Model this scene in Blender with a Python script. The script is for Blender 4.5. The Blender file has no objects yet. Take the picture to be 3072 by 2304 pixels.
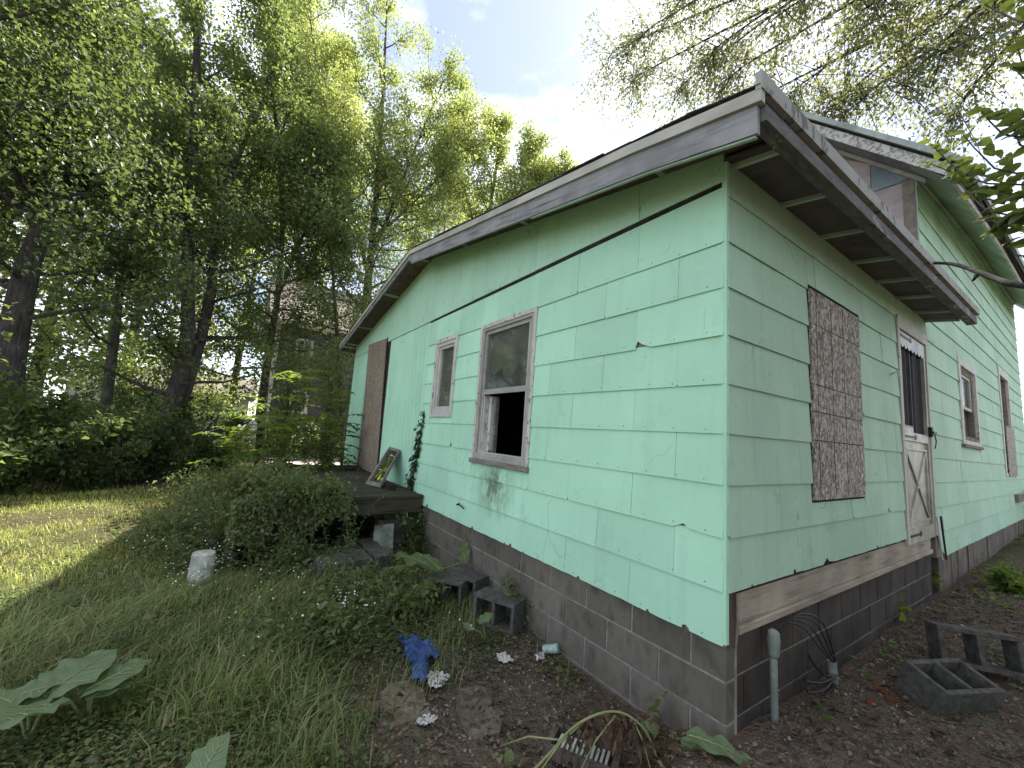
import bpy, bmesh, math, random
import numpy as np
from mathutils import Vector, Matrix

random.seed(7); RNG = np.random.default_rng(11)
SC = bpy.context.scene
COL = SC.collection

# ------------------------------------------------------------------ camera
CAM = np.array([1.2039, -2.2523, 1.1951]); YAW, PIT, ROL, FPX = -0.9778, 0.1236, 0.0671, 1221.24
_f = np.array([math.sin(YAW)*math.cos(PIT), math.cos(YAW)*math.cos(PIT), math.sin(PIT)])
_r = np.array([math.cos(YAW), -math.sin(YAW), 0.0]); _u = np.cross(_r, _f)
RT = math.cos(ROL)*_r + math.sin(ROL)*_u; UP = -math.sin(ROL)*_r + math.cos(ROL)*_u
cd = bpy.data.cameras.new('camera'); cam = bpy.data.objects.new('camera', cd); COL.objects.link(cam)
cd.sensor_width = 36.0; cd.lens = FPX/3072*36.0; cd.clip_start = 0.05; cd.clip_end = 1200
m3 = Matrix(((RT[0], UP[0], -_f[0]), (RT[1], UP[1], -_f[1]), (RT[2], UP[2], -_f[2])))
cam.matrix_world = Matrix.Translation(Vector(CAM)) @ m3.to_4x4()
SC.camera = cam

# ------------------------------------------------------------------ sky, sun, exposure
SUN_AZ, SUN_EL = math.radians(-22), math.radians(51)
w = bpy.data.worlds.new('World'); SC.world = w; w.use_nodes = True
nt = w.node_tree; nt.nodes.clear()
def N(tree, typ, **kw):
    n = tree.nodes.new(typ)
    for k, v in kw.items(): setattr(n, k, v)
    return n
sky = N(nt, 'ShaderNodeTexSky', sky_type='NISHITA', sun_disc=False)
sky.sun_elevation = SUN_EL; sky.sun_rotation = SUN_AZ
sky.air_density = 0.8; sky.dust_density = 0.4; sky.ozone_density = 1.2
tc = N(nt, 'ShaderNodeTexCoord'); mp = N(nt, 'ShaderNodeMapping'); mp.inputs['Scale'].default_value = (1.6, 1.6, 2.6); mp.inputs['Location'].default_value = (7.7, 2.1, 3.3); mp.inputs['Rotation'].default_value = (0, 0, .15)
nz = N(nt, 'ShaderNodeTexNoise'); nz.inputs['Scale'].default_value = 1.7; nz.inputs['Detail'].default_value = 8; nz.inputs['Roughness'].default_value = .55
nz.inputs['Distortion'].default_value = .25
cr = N(nt, 'ShaderNodeValToRGB'); cr.color_ramp.elements[0].position = .44; cr.color_ramp.elements[1].position = .74
cr.color_ramp.elements[0].color = (.14, .14, .14, 1); cr.color_ramp.elements[1].color = (1, 1, 1, 1)
mx = N(nt, 'ShaderNodeMix', data_type='RGBA'); mx.inputs[7].default_value = (12.0, 12.2, 12.9, 1)
bg = N(nt, 'ShaderNodeBackground'); bg.inputs['Strength'].default_value = 0.075
wo = N(nt, 'ShaderNodeOutputWorld')
L = nt.links.new
L(tc.outputs['Generated'], mp.inputs[0]); L(mp.outputs[0], nz.inputs['Vector']); L(nz.outputs['Fac'], cr.inputs[0])
L(cr.outputs[0], mx.inputs[0]); L(sky.outputs[0], mx.inputs[6]); L(mx.outputs[2], bg.inputs[0]); L(bg.outputs[0], wo.inputs[0])
sd = bpy.data.lights.new('sun', 'SUN'); sun = bpy.data.objects.new('sun', sd); COL.objects.link(sun)
sd.energy = 5.0; sd.angle = math.radians(0.9); sd.color = (1.0, .95, .86)
SDIR = Vector((math.sin(SUN_AZ)*math.cos(SUN_EL), math.cos(SUN_AZ)*math.cos(SUN_EL), math.sin(SUN_EL)))
sun.rotation_euler = SDIR.to_track_quat('Z', 'Y').to_euler(); sun.location = (0, 0, 30)
SC.view_settings.view_transform = 'Standard'; SC.view_settings.look = 'None'
SC.view_settings.exposure = 1.6; SC.view_settings.gamma = 1.0; SC.view_settings.use_curve_mapping = False
SC.render.engine = 'CYCLES'
try:
    SC.cycles.max_bounces = 8; SC.cycles.transparent_max_bounces = 12; SC.cycles.diffuse_bounces = 5
except Exception: pass

# ------------------------------------------------------------------ points of the place, read along the lens (photo at 2212 px)
K = 3072/2212
def ray(px, py):
    d = _f + RT*((px*K-1536)/FPX) - UP*((py*K-1152)/FPX)
    return d/np.linalg.norm(d)
def pA(px, py, y=0.0): d = ray(px, py); return CAM + d*((y-CAM[1])/d[1])
def pB(px, py, x=0.0): d = ray(px, py); return CAM + d*((x-CAM[0])/d[0])
def pG(px, py, z=-.41): d = ray(px, py); return CAM + d*((z-CAM[2])/d[2])
def pR(px, py, dist): d = ray(px, py); return CAM + d*(dist/math.hypot(d[0], d[1]))
def ss(a, b, x):
    t = np.clip((x-a)/(b-a), 0, 1); return t*t*(3-2*t)
def ground_z(x, y):
    x = np.asarray(x, float); y = np.asarray(y, float)
    z = -.41 + .12*ss(-.45, .05, x)*ss(-1.0, .1, y) + .016*np.clip(y, 0, 14)*ss(-.4, .3, x)
    z = z + .018*np.sin(x*1.7+.6)*np.cos(y*1.9-.3) + .010*np.sin(x*4.3+1.0+y*2.2) + .006*np.sin(y*7.1-x*5.3)
    far = ss(5, 12, np.hypot(x-1.2, y+2.25))
    return z + far*.05*np.sin(x*.5)*np.cos(y*.4)

# ------------------------------------------------------------------ materials
MATS = {}
def base_mat(name):
    m = bpy.data.materials.new(name); m.use_nodes = True; t = m.node_tree; t.nodes.clear()
    b = N(t, 'ShaderNodeBsdfPrincipled'); o = N(t, 'ShaderNodeOutputMaterial'); t.links.new(b.outputs[0], o.inputs[0])
    MATS[name] = m
    return m, t, b, o
def pos(t, scale=(1, 1, 1), rot=(0, 0, 0)):
    g = N(t, 'ShaderNodeNewGeometry'); mp = N(t, 'ShaderNodeMapping')
    mp.inputs['Scale'].default_value = scale; mp.inputs['Rotation'].default_value = rot
    t.links.new(g.outputs['Position'], mp.inputs[0]); return mp.outputs[0]
def noise(t, vec, scale, detail=4, rough=.55, dist=0.0):
    n = N(t, 'ShaderNodeTexNoise'); n.inputs['Scale'].default_value = scale; n.inputs['Detail'].default_value = detail
    n.inputs['Roughness'].default_value = rough; n.inputs['Distortion'].default_value = dist
    t.links.new(vec, n.inputs['Vector']); return n.outputs['Fac']
def ramp(t, fac, stops):
    r = N(t, 'ShaderNodeValToRGB'); e = r.color_ramp.elements
    while len(e) < len(stops): e.new(.5)
    for i, (p, c) in enumerate(stops):
        e[i].position = p; e[i].color = (c, c, c, 1) if not hasattr(c, '__len__') else (*c, 1)
    t.links.new(fac, r.inputs[0]); return r.outputs[0]
def mixc(t, fac, a, b, mode='MIX'):
    m = N(t, 'ShaderNodeMix', data_type='RGBA', blend_type=mode)
    for sock, v in ((m.inputs[0], fac), (m.inputs[6], a), (m.inputs[7], b)):
        if isinstance(v, (int, float)): sock.default_value = v
        elif isinstance(v, tuple): sock.default_value = (*v, 1)
        else: t.links.new(v, sock)
    return m.outputs[2]
def math_(t, op, a, b=0.0, clamp=False):
    m = N(t, 'ShaderNodeMath', operation=op, use_clamp=clamp)
    for s, v in ((m.inputs[0], a), (m.inputs[1], b)):
        if isinstance(v, (int, float)): s.default_value = v
        else: t.links.new(v, s)
    return m.outputs[0]
def bump(t, b, h, strength=.3, dist=.01):
    n = N(t, 'ShaderNodeBump'); n.inputs['Strength'].default_value = strength; n.inputs['Distance'].default_value = dist
    t.links.new(h, n.inputs['Height']); t.links.new(n.outputs[0], b.inputs['Normal'])
def rnd_island(t):
    return N(t, 'ShaderNodeNewGeometry').outputs['Random Per Island']
def rnd_obj(t):
    return N(t, 'ShaderNodeObjectInfo').outputs['Random']

def simple(name, c1, c2, scale=8, rough=.85, stretch=(1, 1, 1), bmp=.25, bd=.006, c3=None, spec=.3, slope=0.0, objvar=0.0):
    m, t, b, o = base_mat(name)
    if slope:
        v0 = pos(t, (1, 1, 1), (0, slope, 0)); m2 = N(t, 'ShaderNodeMapping'); m2.inputs['Scale'].default_value = stretch; t.links.new(v0, m2.inputs[0]); v = m2.outputs[0]
    else: v = pos(t, stretch)
    f = noise(t, v, scale, 6, .6)
    st = [(.32, c1), (.68, c2)] if c3 is None else [(.28, c1), (.5, c2), (.72, c3)]
    c = ramp(t, f, st)
    f2 = noise(t, pos(t), scale*.17+.6, 3)
    c = mixc(t, 1.0, c, ramp(t, f2, [(.3, .72), (.7, 1.12)]), 'MULTIPLY')
    if objvar: c = mixc(t, 1.0, c, ramp(t, rnd_obj(t), [(0, 1-objvar), (1, 1+objvar)]), 'MULTIPLY')
    t.links.new(c, b.inputs['Base Color']); b.inputs['Roughness'].default_value = rough
    b.inputs['Specular IOR Level'].default_value = spec
    bump(t, b, f, bmp, bd); return m

def paint_mat(name, col, osb=False, grime=1.0):
    """mint house paint over fibre shingles / chip board, with streaks, specks and worn spots"""
    m, t, b, o = base_mat(name)
    v = pos(t)
    c = ramp(t, noise(t, v, 1.3, 5), [(.3, tuple(x*.90 for x in col)), (.7, tuple(min(x*1.05, 1) for x in col))])
    ro = rnd_obj(t); c = mixc(t, 1.0, c, ramp(t, ro, [(0, .93), (1, 1.04)]), 'MULTIPLY')
    # dirt film in soft vertical runs
    st = noise(t, pos(t, (7, 7, .7)), 1.6, 6, .62)
    c = mixc(t, math_(t, 'MULTIPLY', ramp(t, st, [(.52, 0.0), (.78, 1.0)]), .12*grime), c, (.20, .25, .20))
    bl = noise(t, v, 3.1, 6, .7)
    c = mixc(t, math_(t, 'MULTIPLY', ramp(t, bl, [(.60, 0.0), (.74, 1.0)]), .22*grime), c, (.12, .15, .12))
    # specks
    sp = noise(t, v, 60, 2, .5)
    spm = math_(t, 'MULTIPLY', ramp(t, sp, [(.715, 0.0), (.74, 1.0)]), ramp(t, noise(t, v, 2.3, 2), [(.48, 0.0), (.6, 1.0)]))
    c = mixc(t, math_(t, 'MULTIPLY', spm, .65), c, (.05, .06, .05))
    # grime run below the big window sill
    g = N(t, 'ShaderNodeNewGeometry'); sx = N(t, 'ShaderNodeSeparateXYZ'); t.links.new(g.outputs['Position'], sx.inputs[0])
    dx = math_(t, 'ABSOLUTE', math_(t, 'ADD', sx.outputs[0], 2.30)); dy = math_(t, 'ABSOLUTE', sx.outputs[1])
    a = math_(t, 'SUBTRACT', 1.0, math_(t, 'MULTIPLY', dx, 2.6), True)
    zz = math_(t, 'SUBTRACT', 1.0, math_(t, 'MULTIPLY', math_(t, 'ABSOLUTE', math_(t, 'ADD', sx.outputs[2], -.66)), 2.9), True)
    yy = math_(t, 'LESS_THAN', dy, .1)
    blot = ramp(t, noise(t, pos(t, (1, 1, .55)), 9, 8, .75), [(.40, 0.0), (.64, 1.0)])
    msk = math_(t, 'MULTIPLY', math_(t, 'MULTIPLY', math_(t, 'MULTIPLY', a, zz), yy), math_(t, 'MULTIPLY', blot, 2.1), True)
    c = mixc(t, math_(t, 'MULTIPLY', msk, .8), c, (.115, .125, .085))
    wv = N(t, 'ShaderNodeVectorMath', operation='ADD'); nn_ = N(t, 'ShaderNodeTexNoise'); nn_.inputs['Scale'].default_value = 2.2; t.links.new(v, nn_.inputs['Vector']); t.links.new(v, wv.inputs[0]); t.links.new(nn_.outputs['Color'], wv.inputs[1])
    ck = N(t, 'ShaderNodeTexVoronoi', feature='DISTANCE_TO_EDGE'); ck.inputs['Scale'].default_value = 1.15; t.links.new(wv.outputs[0], ck.inputs['Vector'])
    ckm = math_(t, 'MULTIPLY', ramp(t, ck.outputs['Distance'], [(.0, 1.0), (.0045, 0.0)]), ramp(t, noise(t, v, 1.9, 2), [(.55, 0.0), (.6, 1.0)]))
    c = mixc(t, math_(t, 'MULTIPLY', ckm, .7), c, (.09, .12, .10))
    # chalky worn paint showing pale
    c = mixc(t, math_(t, 'MULTIPLY', ramp(t, noise(t, pos(t, (1, 1, 2.2)), 4.4, 7, .72), [(.56, 0.0), (.70, 1.0)]), .30), c, tuple(min(1, x*1.0+.10) for x in col))
    f = noise(t, v, 90, 3, .6)
    if osb:
        vo = N(t, 'ShaderNodeTexVoronoi'); vo.inputs['Scale'].default_value = 1
        t.links.new(pos(t, (55, 55, 13), (.0, .25, 0)), vo.inputs['Vector'])
        cr_ = N(t, 'ShaderNodeTexVoronoi', feature='DISTANCE_TO_EDGE'); cr_.inputs['Scale'].default_value = 1
        t.links.new(pos(t, (30, 30, 9), (.0, -.3, 0)), cr_.inputs['Vector'])
        k = ramp(t, cr_.outputs['Distance'], [(.0, 1.0), (.035, 0.0)])
        k = math_(t, 'MULTIPLY', k, ramp(t, noise(t, v, 5.5, 4, .7), [(.54, 0.0), (.64, 1.0)]))
        c = mixc(t, math_(t, 'MULTIPLY', k, .85), c, (.06, .075, .06))
        hh = math_(t, 'ADD', vo.outputs['Distance'], f); bump(t, b, hh, .35, .006)
    else:
        bump(t, b, math_(t, 'ADD', f, math_(t, 'MULTIPLY', noise(t, v, 7, 3), 1.5)), .22, .004)
    t.links.new(c, b.inputs['Base Color']); b.inputs['Roughness'].default_value = .78; b.inputs['Specular IOR Level'].default_value = .2
    return m

def osb_mat(name, dark, light, tint):
    m, t, b, o = base_mat(name)
    cols = None
    for i, (rot, sc) in enumerate(((.22, (75, 75, 16)), (-.35, (62, 62, 20)), (1.1, (58, 58, 30)))):
        vo = N(t, 'ShaderNodeTexVoronoi'); vo.inputs['Scale'].default_value = 1
        t.links.new(pos(t, sc, (rot*.6, rot, 0)), vo.inputs['Vector'])
        bw = N(t, 'ShaderNodeRGBToBW'); t.links.new(vo.outputs['Color'], bw.inputs[0])
        c = ramp(t, bw.outputs[0], [(.2, dark), (.5, tint), (.8, light)])
        cols = c if cols is None else mixc(t, ramp(t, noise(t, pos(t), 14+9*i, 2), [(.47, 0.0), (.53, 1.0)]), cols, c)
    c = mixc(t, 1.0, cols, ramp(t, noise(t, pos(t, (3, 3, .9)), 2.0, 5), [(.3, .84), (.7, 1.08)]), 'MULTIPLY')
    t.links.new(c, b.inputs['Base Color']); b.inputs['Roughness'].default_value = .85
    bw = N(t, 'ShaderNodeRGBToBW'); t.links.new(cols, bw.inputs[0]); bump(t, b, bw.outputs[0], .3, .004)
    return m

def peel_mat(name, paint, wood1, wood2, amount=.5, stretch=(1, 1, 1), sc=9):
    """old paint coming off grey wood"""
    m, t, b, o = base_mat(name)
    wd = ramp(t, noise(t, pos(t, stretch), 30, 5, .6), [(.3, wood1), (.7, wood2)])
    n = noise(t, pos(t, tuple(math.sqrt(s) for s in stretch)), sc, 7, .68)
    k = ramp(t, n, [(amount-.015, 0.0), (amount+.015, 1.0)])
    pc = ramp(t, noise(t, pos(t), 3, 4), [(.3, tuple(x*.8 for x in paint)), (.7, paint)])
    c = mixc(t, k, wd, pc)
    t.links.new(c, b.inputs['Base Color']); b.inputs['Roughness'].default_value = .75
    bump(t, b, k, .5, .004); return m

def leaf_mat(name, c1, c2, tr, rough=.45, mixf=.42, spec=.4, dry=None):
    m, t, b, o = base_mat(name)
    r = rnd_island(t)
    c = ramp(t, r, [(0, c1), (1, c2)] if dry is None else [(0, c1), (.80, c2), (.84, dry)])
    f = noise(t, pos(t), .9, 2); c = mixc(t, 1.0, c, ramp(t, f, [(.3, .8), (.7, 1.2)]), 'MULTIPLY')
    t.links.new(c, b.inputs['Base Color']); b.inputs['Roughness'].default_value = rough; b.inputs['Specular IOR Level'].default_value = spec
    tl = N(t, 'ShaderNodeBsdfTranslucent'); ct = mixc(t, r, tuple(x*.75 for x in tr), tuple(x*1.2 for x in tr)); t.links.new(ct, tl.inputs[0])
    mx = N(t, 'ShaderNodeMixShader'); mx.inputs[0].default_value = mixf
    t.links.new(b.outputs[0], mx.inputs[1]); t.links.new(tl.outputs[0], mx.inputs[2]); t.links.new(mx.outputs[0], o.inputs[0])
    return m

MINT = (.505, .845, .625)
M = {}
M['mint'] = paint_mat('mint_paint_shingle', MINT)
M['mint_shaded'] = paint_mat('mint_paint_shaded', (.46, .66, .50), False, 1.7)  # same mint paint, weathered; the long wall's shade is also in its colour
M['mint_osb'] = paint_mat('mint_paint_chipboard', (.51, .81, .60), True, 1.1)
M['mint_trim'] = simple('mint_trim_paint', (.36, .47, .39), (.46, .58, .48), 14, .7)
M['mint_nail'] = simple('painted_nail', (.14, .20, .16), (.36, .55, .44), 30, .6)
M['osb'] = osb_mat('weathered_chipboard', (.12, .10, .082), (.60, .54, .47), (.285, .245, .21))
M['osb_tan'] = osb_mat('tan_chipboard', (.16, .115, .08), (.42, .34, .26), (.28, .22, .165))
M['sheath'] = simple('old_sheathing', (.20, .17, .14), (.34, .29, .25), 10, .95)
M['dark_wood'] = simple('dark_underlay', (.015, .014, .013), (.05, .045, .04), 18, .95)
M['interior'] = simple('dark_interior_plaster', (.10, .10, .10), (.16, .15, .14), 4, .9)
M['soffit'] = simple('stained_soffit_ply', (.06, .052, .055), (.13, .115, .118), 3, .85, (1, 1, 1), .15, .004, c3=(.095, .085, .092))
M['soffit_red'] = simple('brown_soffit_board', (.10, .06, .045), (.22, .15, .12), 6, .85, (1, 4, 4))
M['grey_wood_x'] = simple('weathered_rake_wood', (.12, .12, .125), (.33, .33, .335), 22, .85, (.08, 1.3, 1.6), .5, .006, c3=(.22, .22, .225), slope=-.18)
M['grey_wood_y'] = simple('weathered_fascia_wood', (.06, .06, .065), (.20, .195, .19), 18, .85, (1.3, .12, 1.6), .5, .006)
M['peel_y'] = peel_mat('peeling_fascia_paint', (.30, .30, .28), (.05, .045, .04), (.15, .14, .13), .58, (1, .25, 1), 7)
M['drip'] = simple('cream_drip_metal', (.42, .41, .34), (.60, .58, .50), 5, .5, (.5, .5, 2))
M['drip_stain'] = peel_mat('stained_drip_metal', (.40, .39, .36), (.07, .068, .062), (.20, .19, .175), .42, (2, 9, 1), 3)
M['shingle_dark'] = simple('asphalt_roof', (.05, .05, .05), (.12, .12, .115), 60, .95, bd=.01)
M['shingle_pale'] = simple('pale_roof_edge', (.36, .40, .37), (.50, .54, .50), 12, .8)
M['white_peel'] = peel_mat('white_peeling_paint', (.66, .65, .60), (.10, .085, .07), (.26, .23, .20), .405, (2, 2, .6), 20)
M['white_peel_x'] = peel_mat('white_peeling_rake', (.62, .61, .57), (.22, .20, .175), (.36, .33, .29), .47, (.6, .6, 1), 20)
M['white_frame'] = peel_mat('off_white_frame', (.60, .585, .53), (.20, .18, .15), (.34, .31, .27), .36, (1, 1, .5), 14)
M['alu'] = simple('dull_storm_frame', (.36, .345, .30), (.47, .455, .41), 9, .5)
M['sill_wood'] = simple('weathered_sill', (.13, .115, .10), (.30, .27, .235), 20, .9, (.2, .6, 1.5), .5)
M['bare_wood'] = simple('bare_pale_timber', (.18, .14, .105), (.44, .37, .29), 12, .85, (1.2, .16, 1.6), .4, c3=(.34, .28, .215))
M['rot_wood'] = simple('rotten_post', (.05, .035, .03), (.20, .15, .125), 20, .95, (2, 2, .3), .8, .01)
M['pink_panel'] = simple('pinkish_ply', (.42, .345, .345), (.56, .47, .465), 5, .8, (.4, 1, 2))
M['blue_panel'] = simple('blue_grey_felt', (.23, .29, .32), (.31, .37, .395), 6, .8)
M['soffit_green'] = simple('pale_green_soffit', (.36, .44, .36), (.47, .55, .46), 4, .75)
M['roller'] = simple('grey_window_blind', (.17, .18, .15), (.27, .28, .235), 4, .8)
M['screen'] = simple('black_door_screen', (.018, .018, .02), (.035, .035, .037), 6, .7)
M['door_metal'] = simple('cream_storm_door', (.30, .29, .22), (.58, .56, .46), 7, .45, spec=.5)
M['black_iron'] = simple('black_hardware', (.01, .01, .01), (.03, .03, .03), 20, .5)
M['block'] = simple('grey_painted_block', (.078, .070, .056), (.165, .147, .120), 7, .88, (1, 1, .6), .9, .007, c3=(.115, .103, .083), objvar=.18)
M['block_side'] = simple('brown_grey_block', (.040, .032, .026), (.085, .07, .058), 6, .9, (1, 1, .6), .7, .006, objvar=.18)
M['mortar'] = simple('pale_mortar', (.20, .185, .165), (.38, .355, .32), 22, .95, bmp=.6)
M['cblock'] = simple('loose_concrete_block', (.06, .057, .05), (.145, .138, .125), 24, .95, bmp=.7, bd=.006)
M['slab'] = simple('muddy_paver', (.11, .086, .060), (.25, .20, .145), 16, .95, bmp=.4)
M['rough_found'] = simple('stained_old_foundation', (.10, .085, .07), (.24, .20, .165), 7, .95, (1, 1, .6), .6, .02)
M['deck'] = simple('mossy_deck_wood', (.02, .02, .012), (.07, .06, .04), 16, .95, (1.4, .12, 1), .6, .008, c3=(.038, .044, .018))
M['yellow_plank'] = simple('yellowed_loose_plank', (.13, .12, .05), (.26, .22, .10), 14, .9, (.3, .3, 1))
M['bark'] = simple('grey_brown_bark', (.035, .03, .026), (.115, .10, .088), 14, .95, (1.6, 1.6, .3), .9, .03)
M['bark_pale'] = simple('pale_bark', (.07, .062, .052), (.17, .15, .13), 16, .95, (1.6, 1.6, .3), .8, .02)
M['dead'] = simple('dead_dark_branch', (.018, .016, .016), (.06, .055, .05), 30, .95, bmp=.7)
M['twig'] = simple('dry_twigs', (.06, .045, .035), (.17, .135, .11), 20, .95)
M['stem'] = simple('pale_green_stem', (.20, .23, .09), (.33, .33, .16), 8, .6)
M['stem_green'] = simple('green_stems', (.06, .085, .03), (.12, .13, .06), 9, .7)
M['pvc'] = simple('painted_grey_conduit', (.17, .19, .17), (.31, .34, .31), 14, .65)
M['cable'] = simple('black_cable', (.012, .012, .013), (.03, .03, .03), 10, .45)
M['blue_cloth'] = simple('faded_blue_cloth', (.015, .04, .12), (.085, .15, .36), 22, .9, bmp=.5, bd=.01)
M['paper'] = simple('wet_white_paper', (.45, .43, .40), (.72, .70, .66), 20, .9)
M['bucket'] = simple('weathered_white_plastic', (.16, .18, .13), (.52, .52, .46), 7, .55)
M['can'] = simple('printed_can_wrap', (.10, .30, .22), (.62, .64, .60), 55, .4)
M['ncasing'] = simple('neighbour_white_trim', (.5, .49, .45), (.66, .64, .58), 4, .6)
M['nsiding'] = simple('dark_grey_clapboard', (.075, .072, .072), (.12, .115, .112), 5, .75)
M['nroof'] = simple('pinkish_grey_shingle', (.15, .125, .118), (.27, .235, .22), 8, .9)
M['white_siding'] = simple('white_clapboard', (.60, .60, .60), (.76, .76, .75), 3, .6)
M['lattice'] = simple('brown_lattice', (.10, .07, .055), (.17, .12, .09), 9, .9)
M['red_brick'] = simple('broken_red_brick', (.10, .03, .018), (.22, .07, .04), 28, .95, bmp=.7)
M['gravel'] = simple('pink_gravel', (.34, .26, .22), (.62, .52, .46), 40, .95)
M['red_stone'] = simple('reddish_stone', (.10, .055, .04), (.20, .11, .08), 18, .95, bmp=.6)
M['blue_plastic'] = simple('blue_plastic', (.03, .12, .45), (.06, .2, .6), 4, .4)
M['red_plastic'] = simple('red_plastic', (.4, .04, .04), (.5, .08, .06), 4, .4)
M['tank'] = simple('white_tank_paint', (.5, .5, .48), (.66, .66, .63), 3, .4)
M['tissue_white'] = M['paper']
M['petal'] = simple('white_petals', (.7, .7, .68), (.82, .82, .8), 5, .7)

def glass_mat(name, tint, rough=.03, dirt=.25, refl=.5, gloss=1.0):
    m, t, b, o = base_mat(name)
    tr = N(t, 'ShaderNodeBsdfTransparent'); tr.inputs[0].default_value = (*tint, 1)
    gl = N(t, 'ShaderNodeBsdfGlossy'); gl.inputs['Roughness'].default_value = rough; gl.inputs[0].default_value = (.9, .9, .9, 1)
    fr = N(t, 'ShaderNodeFresnel'); fr.inputs[0].default_value = 1.6
    k = math_(t, 'MULTIPLY', math_(t, 'ADD', math_(t, 'MULTIPLY', fr.outputs[0], 1.0), refl*.2, True), gloss)
    s1 = N(t, 'ShaderNodeMixShader'); t.links.new(k, s1.inputs[0]); t.links.new(tr.outputs[0], s1.inputs[1]); t.links.new(gl.outputs[0], s1.inputs[2])
    df = N(t, 'ShaderNodeBsdfDiffuse'); df.inputs[0].default_value = (.28, .28, .25, 1)
    dk = math_(t, 'MULTIPLY', ramp(t, noise(t, pos(t), 6, 6, .7), [(.35, .2), (.75, 1.0)]), dirt)
    s2 = N(t, 'ShaderNodeMixShader'); t.links.new(dk, s2.inputs[0]); t.links.new(s1.outputs[0], s2.inputs[1]); t.links.new(df.outputs[0], s2.inputs[2])
    t.links.new(s2.outputs[0], o.inputs[0]); return m
M['glass'] = glass_mat('dusty_glass', (.85, .88, .84), .06, .30, .2, .45)
M['glass_mirror'] = glass_mat('reflecting_glass', (.5, .55, .5), .01, .10, 2.6)

# leaves
M['leaf_dark'] = leaf_mat('maple_leaf_dark', (.034, .060, .028), (.078, .115, .046), (.19, .25, .06), dry=(.10, .12, .045))
M['leaf_mid'] = leaf_mat('maple_leaf_mid', (.052, .088, .036), (.110, .156, .058), (.34, .42, .10))
M['leaf_yel'] = leaf_mat('yellow_green_leaf', (.10, .155, .05), (.19, .235, .09), (.56, .63, .16))
M['leaf_right'] = leaf_mat('small_elm_leaf', (.055, .070, .040), (.105, .120, .060), (.36, .38, .13))
M['leaf_big'] = leaf_mat('broad_branch_leaf', (.036, .062, .032), (.075, .105, .045), (.26, .32, .05), .4)
M['leaf_shade'] = leaf_mat('shade_weed_leaf', (.060, .095, .036), (.175, .215, .085), (.26, .32, .08), dry=(.24, .22, .09))
M['leaf_sap'] = leaf_mat('sapling_leaf', (.060, .115, .028), (.120, .180, .045), (.34, .42, .05))
M['leaf_burdock'] = leaf_mat('burdock_leaf', (.12, .185, .085), (.165, .235, .115), (.20, .30, .08), .55, .25)
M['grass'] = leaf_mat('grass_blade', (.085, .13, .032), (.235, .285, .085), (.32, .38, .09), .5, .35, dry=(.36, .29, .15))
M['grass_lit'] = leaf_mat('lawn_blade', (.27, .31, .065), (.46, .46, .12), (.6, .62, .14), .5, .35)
M['dry_leaf'] = leaf_mat('dry_brown_leaf', (.055, .032, .018), (.16, .095, .055), (.12, .07, .03), .8, .15)
M['litter'] = leaf_mat('leaf_litter', (.06, .042, .028), (.30, .215, .15), (.05, .03, .02), .9, .1)
M['ivy'] = leaf_mat('creeper_leaf', (.022, .050, .020), (.05, .085, .03), (.08, .13, .03))

def ground_mat():
    m, t, b, o = base_mat('soil_and_gravel')
    v = pos(t)
    soil = ramp(t, noise(t, v, 26, 8, .7), [(.3, (.058, .042, .030)), (.5, (.14, .104, .075)), (.72, (.28, .22, .165))])
    peb = N(t, 'ShaderNodeTexVoronoi'); peb.inputs['Scale'].default_value = 75; t.links.new(v, peb.inputs['Vector'])
    bw = N(t, 'ShaderNodeRGBToBW'); t.links.new(peb.outputs['Color'], bw.inputs[0])
    stone = ramp(t, bw.outputs[0], [(.2, (.04, .032, .026)), (.8, (.17, .14, .115))])
    soil = mixc(t, ramp(t, bw.outputs[0], [(.6, 0.0), (.68, .8)]), soil, stone)
    red = mixc(t, ramp(t, noise(t, v, 1.1, 4), [(.5, 0.0), (.66, .6)]), soil, (.20, .115, .08))
    green = ramp(t, noise(t, v, 6, 6, .7), [(.3, (.045, .042, .022)), (.7, (.12, .115, .05))])
    g = N(t, 'ShaderNodeNewGeometry'); sx = N(t, 'ShaderNodeSeparateXYZ'); t.links.new(g.outputs['Position'], sx.inputs[0])
    d = math_(t, 'ADD', math_(t, 'MULTIPLY', sx.outputs[0], -1.0), math_(t, 'MULTIPLY', sx.outputs[1], -.55))
    k = math_(t, 'ADD', math_(t, 'MULTIPLY', d, .45), math_(t, 'MULTIPLY', noise(t, v, 1.6, 5), 1.6))
    fac = ramp(t, math_(t, 'MULTIPLY', k, .4), [(.55, 0.0), (.85, .92)])
    far = ramp(t, math_(t, 'MULTIPLY', sx.outputs[1], .1), [(.5, 0.0), (.95, .9)])
    fac = mixc(t, 1.0, fac, far, 'LIGHTEN')
    c = mixc(t, fac, red, green)
    t.links.new(c, b.inputs['Base Color']); b.inputs['Roughness'].default_value = .97; b.inputs['Specular IOR Level'].default_value = .15
    bump(t, b, math_(t, 'ADD', noise(t, v, 40, 5), peb.outputs['Distance']), .9, .02)
    return m
M['ground'] = ground_mat()

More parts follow.
